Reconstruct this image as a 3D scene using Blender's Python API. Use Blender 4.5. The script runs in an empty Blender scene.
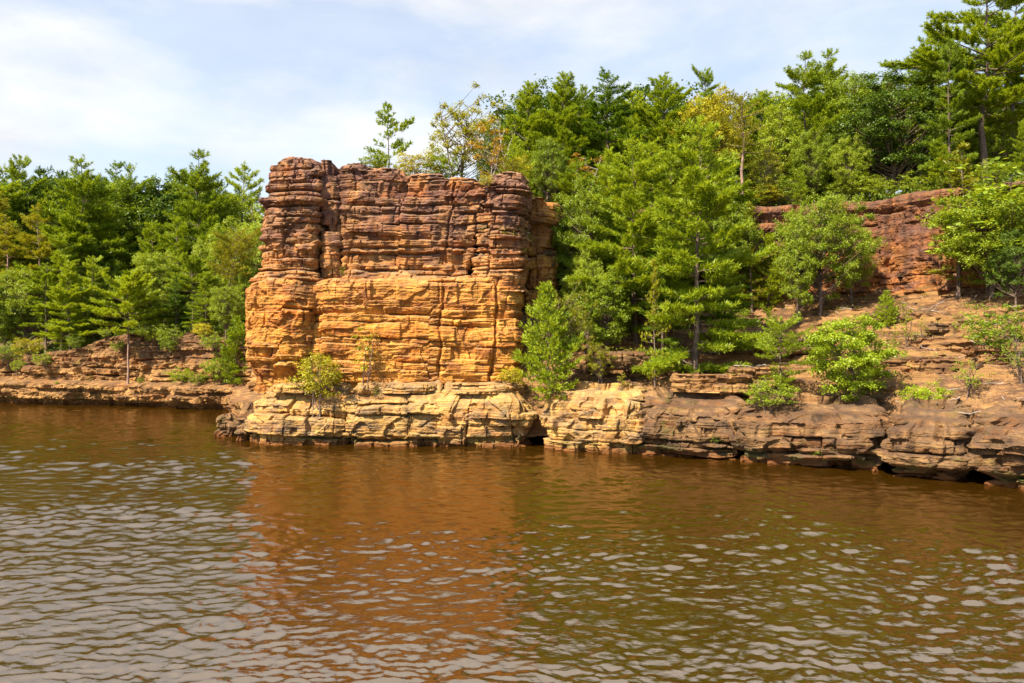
import bpy, math, random
import numpy as np
from mathutils import Vector
from mathutils.bvhtree import BVHTree
C = bpy.context.scene.collection
SC = bpy.context.scene
R = math.radians

# ------------------------------------------------------------------ camera, sky, sun, exposure
cam = bpy.data.objects.new('camera', bpy.data.cameras.new('camera'))
C.objects.link(cam)
CAMZ, FPX = 6.0, 800.0
cam.location = (0, 0, CAMZ)
cam.rotation_euler = (R(90), 0, 0)
cam.data.sensor_width = 36
cam.data.lens = 36 * FPX / 1024
cam.data.clip_start, cam.data.clip_end = 0.5, 2000
SC.camera = cam

SUN_EL, SUN_AZ = 47, 46          # azimuth: degrees left of straight behind the camera
sd = Vector((-math.sin(R(SUN_AZ)) * math.cos(R(SUN_EL)), -math.cos(R(SUN_AZ)) * math.cos(R(SUN_EL)), math.sin(R(SUN_EL))))
sun = bpy.data.objects.new('sun', bpy.data.lights.new('sun', 'SUN'))
C.objects.link(sun)
sun.data.energy, sun.data.angle, sun.data.color = 5.0, R(0.6), (1, 0.885, 0.69)
sun.rotation_euler = (-sd).to_track_quat('-Z', 'Y').to_euler()

world = bpy.data.worlds.new('World')
SC.world = world
world.use_nodes = True
nt = world.node_tree
bg = nt.nodes['Background']
sky = nt.nodes.new('ShaderNodeTexSky')
sky.sky_type, sky.sun_disc = 'NISHITA', False
sky.sun_elevation, sky.sun_rotation = R(SUN_EL), R(180 + SUN_AZ)
sky.air_density, sky.dust_density, sky.ozone_density = 1.0, 0.6, 1.4
tc = nt.nodes.new('ShaderNodeTexCoord')
mp = nt.nodes.new('ShaderNodeMapping'); mp.inputs['Scale'].default_value = (1.0, 1.0, 2.6)
mp.inputs['Location'].default_value = (0.33, 0.2, 0.1)
n1 = nt.nodes.new('ShaderNodeTexNoise'); n1.inputs['Scale'].default_value = 3.4; n1.inputs['Detail'].default_value = 9; n1.inputs['Roughness'].default_value = 0.55; n1.inputs['Distortion'].default_value = 0.15
rp = nt.nodes.new('ShaderNodeValToRGB')
rp.color_ramp.elements[0].position, rp.color_ramp.elements[0].color = 0.40, (0.46, 0.46, 0.46, 1)
rp.color_ramp.elements[1].position, rp.color_ramp.elements[1].color = 0.64, (1, 1, 1, 1)
n2 = nt.nodes.new('ShaderNodeTexNoise'); n2.inputs['Scale'].default_value = 4.5; n2.inputs['Detail'].default_value = 6
rp2 = nt.nodes.new('ShaderNodeValToRGB')
rp2.color_ramp.elements[0].position, rp2.color_ramp.elements[0].color = 0.35, (3.4, 3.56, 3.85, 1)
rp2.color_ramp.elements[1].position, rp2.color_ramp.elements[1].color = 0.65, (4.5, 4.47, 4.35, 1)
mx = nt.nodes.new('ShaderNodeMix'); mx.data_type = 'RGBA'
L = nt.links.new
L(tc.outputs['Generated'], mp.inputs['Vector']); L(mp.outputs[0], n1.inputs['Vector']); L(mp.outputs[0], n2.inputs['Vector'])
L(n1.outputs['Fac'], rp.inputs['Fac']); L(n2.outputs['Fac'], rp2.inputs['Fac'])
sx = nt.nodes.new('ShaderNodeSeparateXYZ'); L(tc.outputs['Generated'], sx.inputs[0])
hi = nt.nodes.new('ShaderNodeMapRange'); hi.inputs['From Min'].default_value = 0.36; hi.inputs['From Max'].default_value = 0.6; hi.inputs['To Max'].default_value = 0.85
L(sx.outputs['Z'], hi.inputs[0])
mm = nt.nodes.new('ShaderNodeMath'); mm.operation = 'MAXIMUM'; L(rp.outputs['Color'], mm.inputs[0]); L(hi.outputs[0], mm.inputs[1])
fr = nt.nodes.new('ShaderNodeMapRange'); fr.inputs['From Min'].default_value = -0.45; fr.inputs['From Max'].default_value = 0.25; fr.inputs['To Min'].default_value = 0.06
L(sx.outputs['Y'], fr.inputs[0])      # cloud bank ahead, clear sky round the sun behind the camera
mf_ = nt.nodes.new('ShaderNodeMath'); mf_.operation = 'MULTIPLY'; L(mm.outputs[0], mf_.inputs[0]); L(fr.outputs[0], mf_.inputs[1])
L(mf_.outputs[0], mx.inputs['Factor']); L(sky.outputs['Color'], mx.inputs[6]); L(rp2.outputs['Color'], mx.inputs[7])
L(mx.outputs[2], bg.inputs['Color'])
bg.inputs['Strength'].default_value = 0.10
SC.view_settings.view_transform = 'Standard'
SC.view_settings.look = 'None'
SC.view_settings.exposure = 1.3
SC.view_settings.gamma = 1.0
SC.render.engine = 'CYCLES'
cy = SC.cycles
cy.max_bounces, cy.diffuse_bounces, cy.glossy_bounces, cy.transmission_bounces, cy.transparent_max_bounces = 5, 3, 3, 3, 4
cy.caustics_reflective = cy.caustics_refractive = False
cy.use_denoising = True
cy.sample_clamp_indirect = 6

# ------------------------------------------------------------------ numeric helpers
_pr = np.random.RandomState(7)
_perm = np.concatenate([_pr.permutation(256)] * 3)
_g = _pr.normal(size=(256, 3)); _g /= np.linalg.norm(_g, axis=1)[:, None]

def perlin(x, y, z):
    x, y, z = np.broadcast_arrays(np.asarray(x, float), np.asarray(y, float), np.asarray(z, float))
    xi, yi, zi = np.floor(x).astype(int), np.floor(y).astype(int), np.floor(z).astype(int)
    xf, yf, zf = x - xi, y - yi, z - zi
    f = lambda t: t * t * t * (t * (t * 6 - 15) + 10)
    u, v, w = f(xf), f(yf), f(zf)
    xi &= 255; yi &= 255; zi &= 255
    def gr(a, b, c):
        h = _perm[_perm[_perm[(xi + a) & 255] + ((yi + b) & 255)] + ((zi + c) & 255)]
        g = _g[h]
        return g[..., 0] * (xf - a) + g[..., 1] * (yf - b) + g[..., 2] * (zf - c)
    l = lambda t, a, b: a + t * (b - a)
    return 1.6 * l(w, l(v, l(u, gr(0,0,0), gr(1,0,0)), l(u, gr(0,1,0), gr(1,1,0))), l(v, l(u, gr(0,0,1), gr(1,0,1)), l(u, gr(0,1,1), gr(1,1,1))))

def fbm(x, y, z, o=4, rough=0.5):
    t, a = 0, 1
    for i in range(o):
        t = t + a * perlin(x * 2**i + 17 * i, y * 2**i + 5 * i, z * 2**i + 31 * i)
        a *= rough
    return t

def hash2(a, b, k=0):
    v = np.sin(np.asarray(a) * 127.1 + np.asarray(b) * 311.7 + k * 74.7) * 43758.5453
    return v - np.floor(v)

def sstep(a, b, x):
    t = np.clip((x - a) / (b - a), 0, 1)
    return t * t * (3 - 2 * t)

def mesh_from(name, verts, faces, mats, smooth=True, mi=None):
    me = bpy.data.meshes.new(name)
    verts = np.asarray(verts, np.float32); faces = np.asarray(faces, np.int32)
    n, k = faces.shape
    me.vertices.add(len(verts)); me.vertices.foreach_set('co', verts.ravel())
    me.loops.add(n * k); me.loops.foreach_set('vertex_index', faces.ravel())
    me.polygons.add(n)
    me.polygons.foreach_set('loop_start', np.arange(0, n * k, k, dtype=np.int32))
    me.polygons.foreach_set('loop_total', np.full(n, k, np.int32))
    me.polygons.foreach_set('use_smooth', np.full(n, smooth, bool))
    for m in (mats if isinstance(mats, (list, tuple)) else [mats]): me.materials.append(m)
    if mi is not None: me.polygons.foreach_set('material_index', np.asarray(mi, np.int32))
    me.update(calc_edges=True)
    return me

def grid_faces(nr, nc, wrap=False):
    i = np.arange(nr - 1)[:, None]; j = np.arange(nc if wrap else nc - 1)[None, :]
    a = i * nc + j; b = i * nc + (j + 1) % nc
    return np.stack([a, b, b + nc, a + nc], -1).reshape(-1, 4)

def link(name, me, parent=None, **kw):
    o = bpy.data.objects.new(name, me); C.objects.link(o)
    if parent: o.parent = parent
    for k, v in kw.items(): o[k] = v
    return o

def empty(name, loc, **kw):
    o = bpy.data.objects.new(name, None); C.objects.link(o)
    o.location = loc; o.empty_display_size = 0.3
    for k, v in kw.items(): o[k] = v
    return o

def X_at(px, Y): return (px - 512) / FPX * Y
def Z_at(py, Y): return CAMZ + (341.5 - py) / FPX * Y

# ------------------------------------------------------------------ materials
class NT:
    def __init__(s, name):
        s.m = bpy.data.materials.new(name); s.m.use_nodes = True
        s.t = s.m.node_tree; s.t.nodes.clear()
        s.out = s.n('ShaderNodeOutputMaterial')
    def n(s, typ, **kw):
        nd = s.t.nodes.new(typ)
        for k, v in kw.items(): setattr(nd, k, v)
        return nd
    def l(s, a, b): s.t.links.new(a, b)
    def val(s, nd, **kw):
        for k, v in kw.items(): nd.inputs[k].default_value = v
        return nd
    def noise(s, vec, scale, detail=4, rough=0.55, sc=None):
        if sc is not None:
            mpn = s.n('ShaderNodeMapping'); mpn.inputs['Scale'].default_value = sc
            s.l(vec, mpn.inputs['Vector']); vec = mpn.outputs[0]
        nd = s.n('ShaderNodeTexNoise'); s.val(nd, Scale=scale, Detail=detail, Roughness=rough)
        s.l(vec, nd.inputs['Vector'])
        return nd.outputs['Fac']
    def ramp(s, fac, stops):
        r = s.n('ShaderNodeValToRGB'); e = r.color_ramp.elements
        while len(e) < len(stops): e.new(0.5)
        for q, (p, c) in zip(e, stops):
            q.position = p; q.color = (*c, 1) if isinstance(c, tuple) else (c, c, c, 1)
        s.l(fac, r.inputs['Fac'])
        return r.outputs['Color']
    def mix(s, fac, a, b, mode='MIX'):
        m = s.n('ShaderNodeMix', data_type='RGBA', blend_type=mode)
        for sock, v in ((m.inputs['Factor'], fac), (m.inputs[6], a), (m.inputs[7], b)):
            if isinstance(v, tuple): sock.default_value = (*v, 1)
            elif isinstance(v, (int, float)): sock.default_value = v
            else: s.l(v, sock)
        return m.outputs[2]
    def math(s, op, a, b=0.0, clamp=False):
        m = s.n('ShaderNodeMath', operation=op, use_clamp=clamp)
        for i, v in enumerate((a, b)):
            if isinstance(v, (int, float)): m.inputs[i].default_value = v
            else: s.l(v, m.inputs[i])
        return m.outputs[0]

def rock_mat(name, bands, stain, stain_amt, top, top_amt, patina_or_shade=None, moss=0.0, streak=0.5, wet=True, gold=None):
    s = NT(name)
    geo = s.n('ShaderNodeNewGeometry'); pos = geo.outputs['Position']
    sep = s.n('ShaderNodeSeparateXYZ'); s.l(pos, sep.inputs[0]); z = sep.outputs['Z']
    sn = s.n('ShaderNodeSeparateXYZ'); s.l(geo.outputs['Normal'], sn.inputs[0])
    base = s.ramp(s.noise(pos, 1.0, 5, 0.6, (0.16, 0.16, 1.1)), bands)
    fine = s.ramp(s.noise(pos, 1.0, 4, 0.6, (0.5, 0.5, 9.0)), [(0.3, 0.62), (0.5, 0.98), (0.7, 1.22)])
    col = s.mix(1.0, base, fine, 'MULTIPLY')
    if gold:
        g = s.ramp(s.noise(pos, 0.45, 4, 0.6), [(0.47, 0.0), (0.62, 0.55)])
        col = s.mix(g, col, gold)
    blot = s.ramp(s.noise(pos, 0.9, 6, 0.65, (1, 1, 1.6)), [(0.46, 0.0), (0.64, 1.0)])
    col = s.mix(s.math('MULTIPLY', blot, stain_amt), col, stain)
    if patina_or_shade:
        pc, z0, z1, amt = patina_or_shade  # weathered rock tone; on the left bank a painted shade
        zm = s.n('ShaderNodeMapRange'); s.val(zm, **{'From Min': z0, 'From Max': z1}); 
        s.l(s.math('ADD', z, s.math('MULTIPLY', s.math('SUBTRACT', s.noise(pos, 0.5, 4), 0.5), 5.0)), zm.inputs[0])
        st = s.ramp(s.noise(pos, 1.0, 5, 0.6, (0.9, 0.9, 0.35)), [(0.32, 0.15), (0.6, 1.0)])
        col = s.mix(s.math('MULTIPLY', s.math('MULTIPLY', zm.outputs[0], st), amt), col, pc)
    sk = s.ramp(s.noise(pos, 1.0, 4, 0.6, (1.6, 1.6, 0.14)), [(0.35, 1 - streak), (0.55, 1.0)])
    col = s.mix(1.0, col, sk, 'MULTIPLY')
    if moss > 0:
        mm = s.ramp(s.noise(pos, 0.8, 5, 0.7), [(0.56, 0.0), (0.68, 1.0)])
        col = s.mix(s.math('MULTIPLY', mm, moss), col, (0.13, 0.14, 0.025))
    up = s.n('ShaderNodeMapRange'); s.val(up, **{'From Min': 0.45, 'From Max': 0.85}); s.l(sn.outputs['Z'], up.inputs[0])
    upn = s.math('MULTIPLY', up.outputs[0], s.ramp(s.noise(pos, 1.7, 5, 0.65), [(0.35, 0.2), (0.6, 1.0)]))
    topc = s.mix(s.ramp(s.noise(pos, 5.0, 4, 0.7), [(0.35, 0.0), (0.65, 1.0)]), top, tuple(c * 0.55 for c in top))
    col = s.mix(s.math('MULTIPLY', upn, top_amt), col, topc)
    if wet:
        wz = s.math('ADD', z, s.math('MULTIPLY', s.math('SUBTRACT', s.noise(pos, 1.3, 3), 0.5), 0.7))
        wm = s.n('ShaderNodeMapRange'); s.val(wm, **{'From Min': 0.42, 'From Max': 0.16}); s.l(wz, wm.inputs[0])
        col = s.mix(s.math('MULTIPLY', wm.outputs[0], 0.9), col, (0.14, 0.050, 0.014))
        gm = s.n('ShaderNodeMapRange'); s.val(gm, **{'From Min': 0.75, 'From Max': 0.45}); s.l(wz, gm.inputs[0])
        gg = s.math('MULTIPLY', s.math('MULTIPLY', gm.outputs[0], s.math('SUBTRACT', 1.0, wm.outputs[0])), s.ramp(s.noise(pos, 0.7, 3), [(0.48, 0.0), (0.6, 0.7)]))
        col = s.mix(gg, col, (0.05, 0.07, 0.012))
    b = s.n('ShaderNodeBsdfPrincipled'); s.val(b, Roughness=0.9); b.inputs['Specular IOR Level'].default_value = 0.2
    s.l(col, b.inputs['Base Color'])
    h1 = s.noise(pos, 1.0, 6, 0.7, (2.0, 2.0, 10.0)); h2 = s.noise(pos, 6.0, 6, 0.7)
    hh = s.math('ADD', s.math('MULTIPLY', h1, 0.6), s.math('MULTIPLY', h2, 0.5))
    bp = s.n('ShaderNodeBump'); s.val(bp, Strength=0.8, Distance=0.12); s.l(hh, bp.inputs['Height'])
    s.l(bp.outputs[0], b.inputs['Normal'])
    s.l(b.outputs[0], s.out.inputs[0])
    return s.m

M = {}
M['rock_upper'] = rock_mat('weathered sandstone', [(0.28, (0.26, 0.075, 0.018)), (0.42, (0.44, 0.17, 0.04)), (0.52, (0.52, 0.26, 0.085)), (0.62, (0.42, 0.14, 0.028)), (0.75, (0.27, 0.09, 0.03))],
    (0.09, 0.04, 0.03), 0.8, (0.32, 0.21, 0.13), 0.8, ((0.135, 0.068, 0.058), 10.0, 13.6, 0.9), 0.12, 0.5)
M['rock_gold'] = rock_mat('golden sandstone', [(0.28, (0.26, 0.075, 0.018)), (0.42, (0.46, 0.18, 0.035)), (0.52, (0.64, 0.31, 0.06)), (0.62, (0.45, 0.14, 0.02)), (0.75, (0.27, 0.085, 0.02))],
    (0.19, 0.06, 0.022), 0.8, (0.48, 0.30, 0.13), 0.7, ((0.19, 0.085, 0.05), 7.0, 12.5, 0.6), 0.1, 0.4, gold=(0.62, 0.28, 0.045))
M['rock_pale'] = rock_mat('pale ledge sandstone', [(0.28, (0.23, 0.10, 0.035)), (0.42, (0.44, 0.235, 0.075)), (0.52, (0.55, 0.315, 0.09)), (0.62, (0.43, 0.20, 0.05)), (0.75, (0.25, 0.13, 0.06))],
    (0.12, 0.085, 0.06), 0.85, (0.42, 0.29, 0.14), 0.7, None, 0.3, 0.5)
M['rock_brown'] = rock_mat('brown bank sandstone', [(0.28, (0.085, 0.042, 0.02)), (0.42, (0.19, 0.092, 0.036)), (0.52, (0.27, 0.155, 0.065)), (0.62, (0.17, 0.072, 0.025)), (0.75, (0.10, 0.055, 0.03))],
    (0.065, 0.045, 0.033), 0.8, (0.135, 0.078, 0.046), 1.0, None, 0.25, 0.55)
M['rock_red'] = rock_mat('red cliff sandstone', [(0.28, (0.10, 0.036, 0.02)), (0.42, (0.25, 0.082, 0.024)), (0.52, (0.38, 0.15, 0.04)), (0.62, (0.29, 0.098, 0.022)), (0.75, (0.15, 0.06, 0.04))],
    (0.12, 0.06, 0.05), 0.85, (0.14, 0.10, 0.05), 0.8, ((0.13, 0.066, 0.052), 9.0, 13.5, 0.75), 0.15, 0.5)
M['rock_left'] = rock_mat('left bank sandstone', [(0.28, (0.14, 0.06, 0.022)), (0.42, (0.34, 0.165, 0.05)), (0.52, (0.47, 0.26, 0.09)), (0.62, (0.33, 0.135, 0.038)), (0.75, (0.17, 0.08, 0.036))],
    (0.085, 0.05, 0.03), 0.65, (0.15, 0.08, 0.045), 0.8, ((0.10, 0.05, 0.03), 2.6, 6.0, 0.85), 0.35, 0.45)  # brown darkening with height paints the shade above the lit lower band

def soil_mat():
    s = NT('leaf litter and sandy scree')
    geo = s.n('ShaderNodeNewGeometry'); pos = geo.outputs['Position']
    sn = s.n('ShaderNodeSeparateXYZ'); s.l(geo.outputs['Normal'], sn.inputs[0])
    a = s.ramp(s.noise(pos, 0.5, 6, 0.65), [(0.3, (0.065, 0.034, 0.019)), (0.5, (0.155, 0.08, 0.042)), (0.68, (0.29, 0.165, 0.075))])
    sp = s.ramp(s.noise(pos, 9.0, 5, 0.75), [(0.34, 0.45), (0.5, 1.0), (0.68, 1.35)])
    a = s.mix(1.0, a, sp, 'MULTIPLY')
    a = s.mix(1.0, a, s.ramp(s.noise(pos, 26.0, 3, 0.7), [(0.36, 0.5), (0.5, 1.0), (0.64, 1.5)]), 'MULTIPLY')
    lg = s.ramp(s.noise(pos, 1.4, 6, 0.7), [(0.47, 0.0), (0.6, 0.75)])
    a = s.mix(lg, a, (0.085, 0.05, 0.03))
    rk = s.ramp(s.noise(pos, 1.0, 5, 0.6, (0.2, 0.2, 2.2)), [(0.3, (0.13, 0.06, 0.026)), (0.5, (0.30, 0.165, 0.065)), (0.7, (0.19, 0.09, 0.04))])
    rk = s.mix(1.0, rk, s.ramp(s.noise(pos, 1.0, 4, 0.6, (0.5, 0.5, 10)), [(0.3, 0.6), (0.7, 1.25)]), 'MULTIPLY')
    up = s.n('ShaderNodeMapRange'); s.val(up, **{'From Min': 0.84, 'From Max': 0.62}); s.l(sn.outputs['Z'], up.inputs[0])
    col = s.mix(up.outputs[0], a, rk)
    gr = s.ramp(s.noise(pos, 0.7, 6, 0.7), [(0.58, 0.0), (0.7, 0.55)])
    col = s.mix(gr, col, (0.11, 0.11, 0.03))
    b = s.n('ShaderNodeBsdfPrincipled'); s.val(b, Roughness=0.95); b.inputs['Specular IOR Level'].default_value = 0.15
    s.l(col, b.inputs['Base Color'])
    bp = s.n('ShaderNodeBump'); s.val(bp, Strength=0.9, Distance=0.12); s.l(s.noise(pos, 5.0, 7, 0.72), bp.inputs['Height']); s.l(bp.outputs[0], b.inputs['Normal'])
    s.l(b.outputs[0], s.out.inputs[0])
    return s.m
M['soil'] = soil_mat()

def ground_mat():
    s = NT('forest floor')
    geo = s.n('ShaderNodeNewGeometry'); pos = geo.outputs['Position']
    c = s.ramp(s.noise(pos, 0.6, 6, 0.7), [(0.35, (0.05, 0.05, 0.016)), (0.5, (0.12, 0.075, 0.035)), (0.65, (0.20, 0.11, 0.06))])
    b = s.n('ShaderNodeBsdfPrincipled'); s.val(b, Roughness=0.95)
    s.l(c, b.inputs['Base Color']); s.l(b.outputs[0], s.out.inputs[0])
    return s.m
M['ground'] = ground_mat()

def leaf_mat(name, dark, mid, light, trans=0.45, spread=0.14, gloss=0.02):
    s = NT(name)
    oi = s.n('ShaderNodeObjectInfo'); geo = s.n('ShaderNodeNewGeometry')
    v = s.math('ADD', s.math('MULTIPLY', geo.outputs['Random Per Island'], 0.62), s.math('MULTIPLY', oi.outputs['Random'], 0.38))
    col = s.ramp(v, [(0.08, dark), (0.5, mid), (0.92, light)])
    d = s.n('ShaderNodeBsdfDiffuse'); s.l(col, d.inputs['Color'])
    t = s.n('ShaderNodeBsdfTranslucent'); s.l(s.mix(1.0, col, (1.35, 1.15, 0.5), 'MULTIPLY'), t.inputs['Color'])
    m1 = s.n('ShaderNodeMixShader'); m1.inputs[0].default_value = trans; s.l(d.outputs[0], m1.inputs[1]); s.l(t.outputs[0], m1.inputs[2])
    g = s.n('ShaderNodeBsdfGlossy'); s.val(g, Roughness=0.45)
    m2 = s.n('ShaderNodeMixShader'); m2.inputs[0].default_value = gloss; s.l(m1.outputs[0], m2.inputs[1]); s.l(g.outputs[0], m2.inputs[2])
    s.l(m2.outputs[0], s.out.inputs[0])
    return s.m
M['pine'] = leaf_mat('white pine needles', (0.11, 0.175, 0.010), (0.245, 0.34, 0.018), (0.42, 0.50, 0.028))
M['pine_dark'] = leaf_mat('dark pine needles', (0.06, 0.12, 0.012), (0.135, 0.23, 0.016), (0.24, 0.34, 0.022))
M['pine_yellow'] = leaf_mat('olive pine needles', (0.16, 0.165, 0.013), (0.28, 0.29, 0.018), (0.43, 0.42, 0.03))
M['oak'] = leaf_mat('oak leaves', (0.10, 0.155, 0.010), (0.215, 0.30, 0.016), (0.38, 0.45, 0.035), 0.4, gloss=0.025)
M['oak_dark_or_shade'] = leaf_mat('dark oak leaves and forest shade', (0.045, 0.085, 0.009), (0.095, 0.16, 0.013), (0.20, 0.275, 0.03), 0.4, gloss=0.025)  # own tone of the dark oak; painted forest shade on undergrowth and far wood
M['bright'] = leaf_mat('bright green leaves', (0.15, 0.22, 0.01), (0.28, 0.38, 0.015), (0.44, 0.52, 0.03), 0.45, gloss=0.025)
M['yellow'] = leaf_mat('yellow green leaves', (0.22, 0.22, 0.015), (0.40, 0.38, 0.02), (0.56, 0.50, 0.04), 0.4)
M['autumn'] = leaf_mat('autumn leaves', (0.22, 0.12, 0.015), (0.38, 0.22, 0.02), (0.42, 0.36, 0.04), 0.4)

def bark_mat(name, a, b_):
    s = NT(name)
    tcn = s.n('ShaderNodeTexCoord'); p = tcn.outputs['Object']
    c = s.ramp(s.noise(p, 1.0, 5, 0.65, (9, 9, 2.2)), [(0.32, a), (0.66, b_)])
    b = s.n('ShaderNodeBsdfPrincipled'); s.val(b, Roughness=0.95)
    s.l(c, b.inputs['Base Color']); s.l(b.outputs[0], s.out.inputs[0])
    return s.m
M['bark'] = bark_mat('grey brown bark', (0.05, 0.032, 0.022), (0.20, 0.135, 0.10))
M['bark_red'] = bark_mat('pinkish pine bark', (0.12, 0.065, 0.045), (0.36, 0.23, 0.18))
M['bark_pale'] = bark_mat('pale dead wood', (0.16, 0.12, 0.10), (0.42, 0.34, 0.28))

def water_mat():
    s = NT('tannin brown river water')
    geo = s.n('ShaderNodeNewGeometry'); pos = geo.outputs['Position']
    b = s.n('ShaderNodeBsdfPrincipled')
    s.val(b, Roughness=0.04, IOR=4.8)
    b.inputs['Base Color'].default_value = (0.030, 0.0135, 0.0009, 1)
    b.inputs['Specular Tint'].default_value = (1.0, 0.83, 0.65, 1)
    bp = s.n('ShaderNodeBump'); s.val(bp, Strength=0.45, Distance=0.035)
    s.l(s.math('ADD', s.noise(pos, 1.0, 4, 0.6, (2.6, 5.0, 1)), s.math('MULTIPLY', s.noise(pos, 1.0, 3, 0.6, (7.5, 13.0, 1)), 0.33)), bp.inputs['Height']); s.l(bp.outputs[0], b.inputs['Normal'])
    s.l(b.outputs[0], s.out.inputs[0])
    return s.m
M['water'] = water_mat()

# ------------------------------------------------------------------ river
def build_water():
    na, nr = 980, 1000
    ang = np.radians(np.linspace(-62, 62, na)); r = np.geomspace(5.0, 260, nr)
    A, Rr = np.meshgrid(ang, r)
    x, y = Rr * np.sin(A), Rr * np.cos(A)
    wx = x + 0.7 * fbm(x * 0.15, y * 0.15, 0.3, 2); wy = y + 0.7 * fbm(x * 0.15 + 40, y * 0.15, 0.7, 2)
    rs = np.random.RandomState(3); z = np.zeros_like(x)
    cell = Rr * 0.0037
    for i in range(64):
        lam = math.exp(rs.uniform(math.log(0.24), math.log(1.5)))
        th = R(-80 + rs.normal() * 46)
        k = 2 * math.pi / lam
        ph = k * (wx * math.cos(th) + wy * math.sin(th)) + rs.uniform(0, 6.28)
        q = np.sin(ph); q = q + 0.28 * np.cos(2 * ph)
        z += 0.0017 * lam ** 0.85 * q * np.clip(lam / cell / 3 - 0.6, 0, 1)
    for sc_, am in ((0.55, 0.014), (1.3, 0.014), (2.6, 0.018), (5.0, 0.016), (8.5, 0.0075)):
        f_ = np.clip(1 / sc_ / cell / 3 - 0.5, 0, 1)
        q = perlin(wx * sc_ * .72 + wy * sc_ * .28, wy * sc_ * 1.2 - wx * sc_ * .12, sc_ * 3.3)
        z += am * f_ * (1.0 - 2.2 * np.abs(q))
    gust = 0.95 + 0.75 * fbm(x * 0.07, y * 0.12, 2.2, 4)
    z *= np.clip(gust, 0.25, 1.6) * np.interp(Rr, [5, 40, 60, 260], [1.1, 1.75, 2.0, 1.5])
    V = np.stack([x, y, z], -1).reshape(-1, 3)
    link('river_water', mesh_from('river_water', V, grid_faces(nr, na)[:, ::-1], M['water']), kind='structure')
build_water()

# ------------------------------------------------------------------ rock generator
def chaikin(p, it, closed):
    p = np.asarray(p, float)
    for _ in range(it):
        q = np.roll(p, -1, 0) if closed else p[1:]
        a = p if closed else p[:-1]
        n = np.empty((len(a) * 2, 2)); n[0::2] = a * .75 + q * .25; n[1::2] = a * .25 + q * .75
        if not closed: n = np.vstack([p[:1], n, p[-1:]])
        p = n
    return p

def resample(p, n, closed):
    q = np.vstack([p, p[:1]]) if closed else p
    l = np.concatenate([[0], np.cumsum(np.linalg.norm(np.diff(q, axis=0), axis=1))])
    t = np.linspace(0, l[-1], n + 1)[:-1] if closed else np.linspace(0, l[-1], n)
    return np.stack([np.interp(t, l, q[:, 0]), np.interp(t, l, q[:, 1])], -1), t

def ring_normals(ring, closed):
    if closed: d = np.roll(ring, -1, 0) - np.roll(ring, 1, 0)
    else: d = np.gradient(ring, axis=0)
    n = np.stack([d[:, 1], -d[:, 0]], -1)
    return n / np.maximum(np.linalg.norm(n, axis=1), 1e-9)[:, None]

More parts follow.
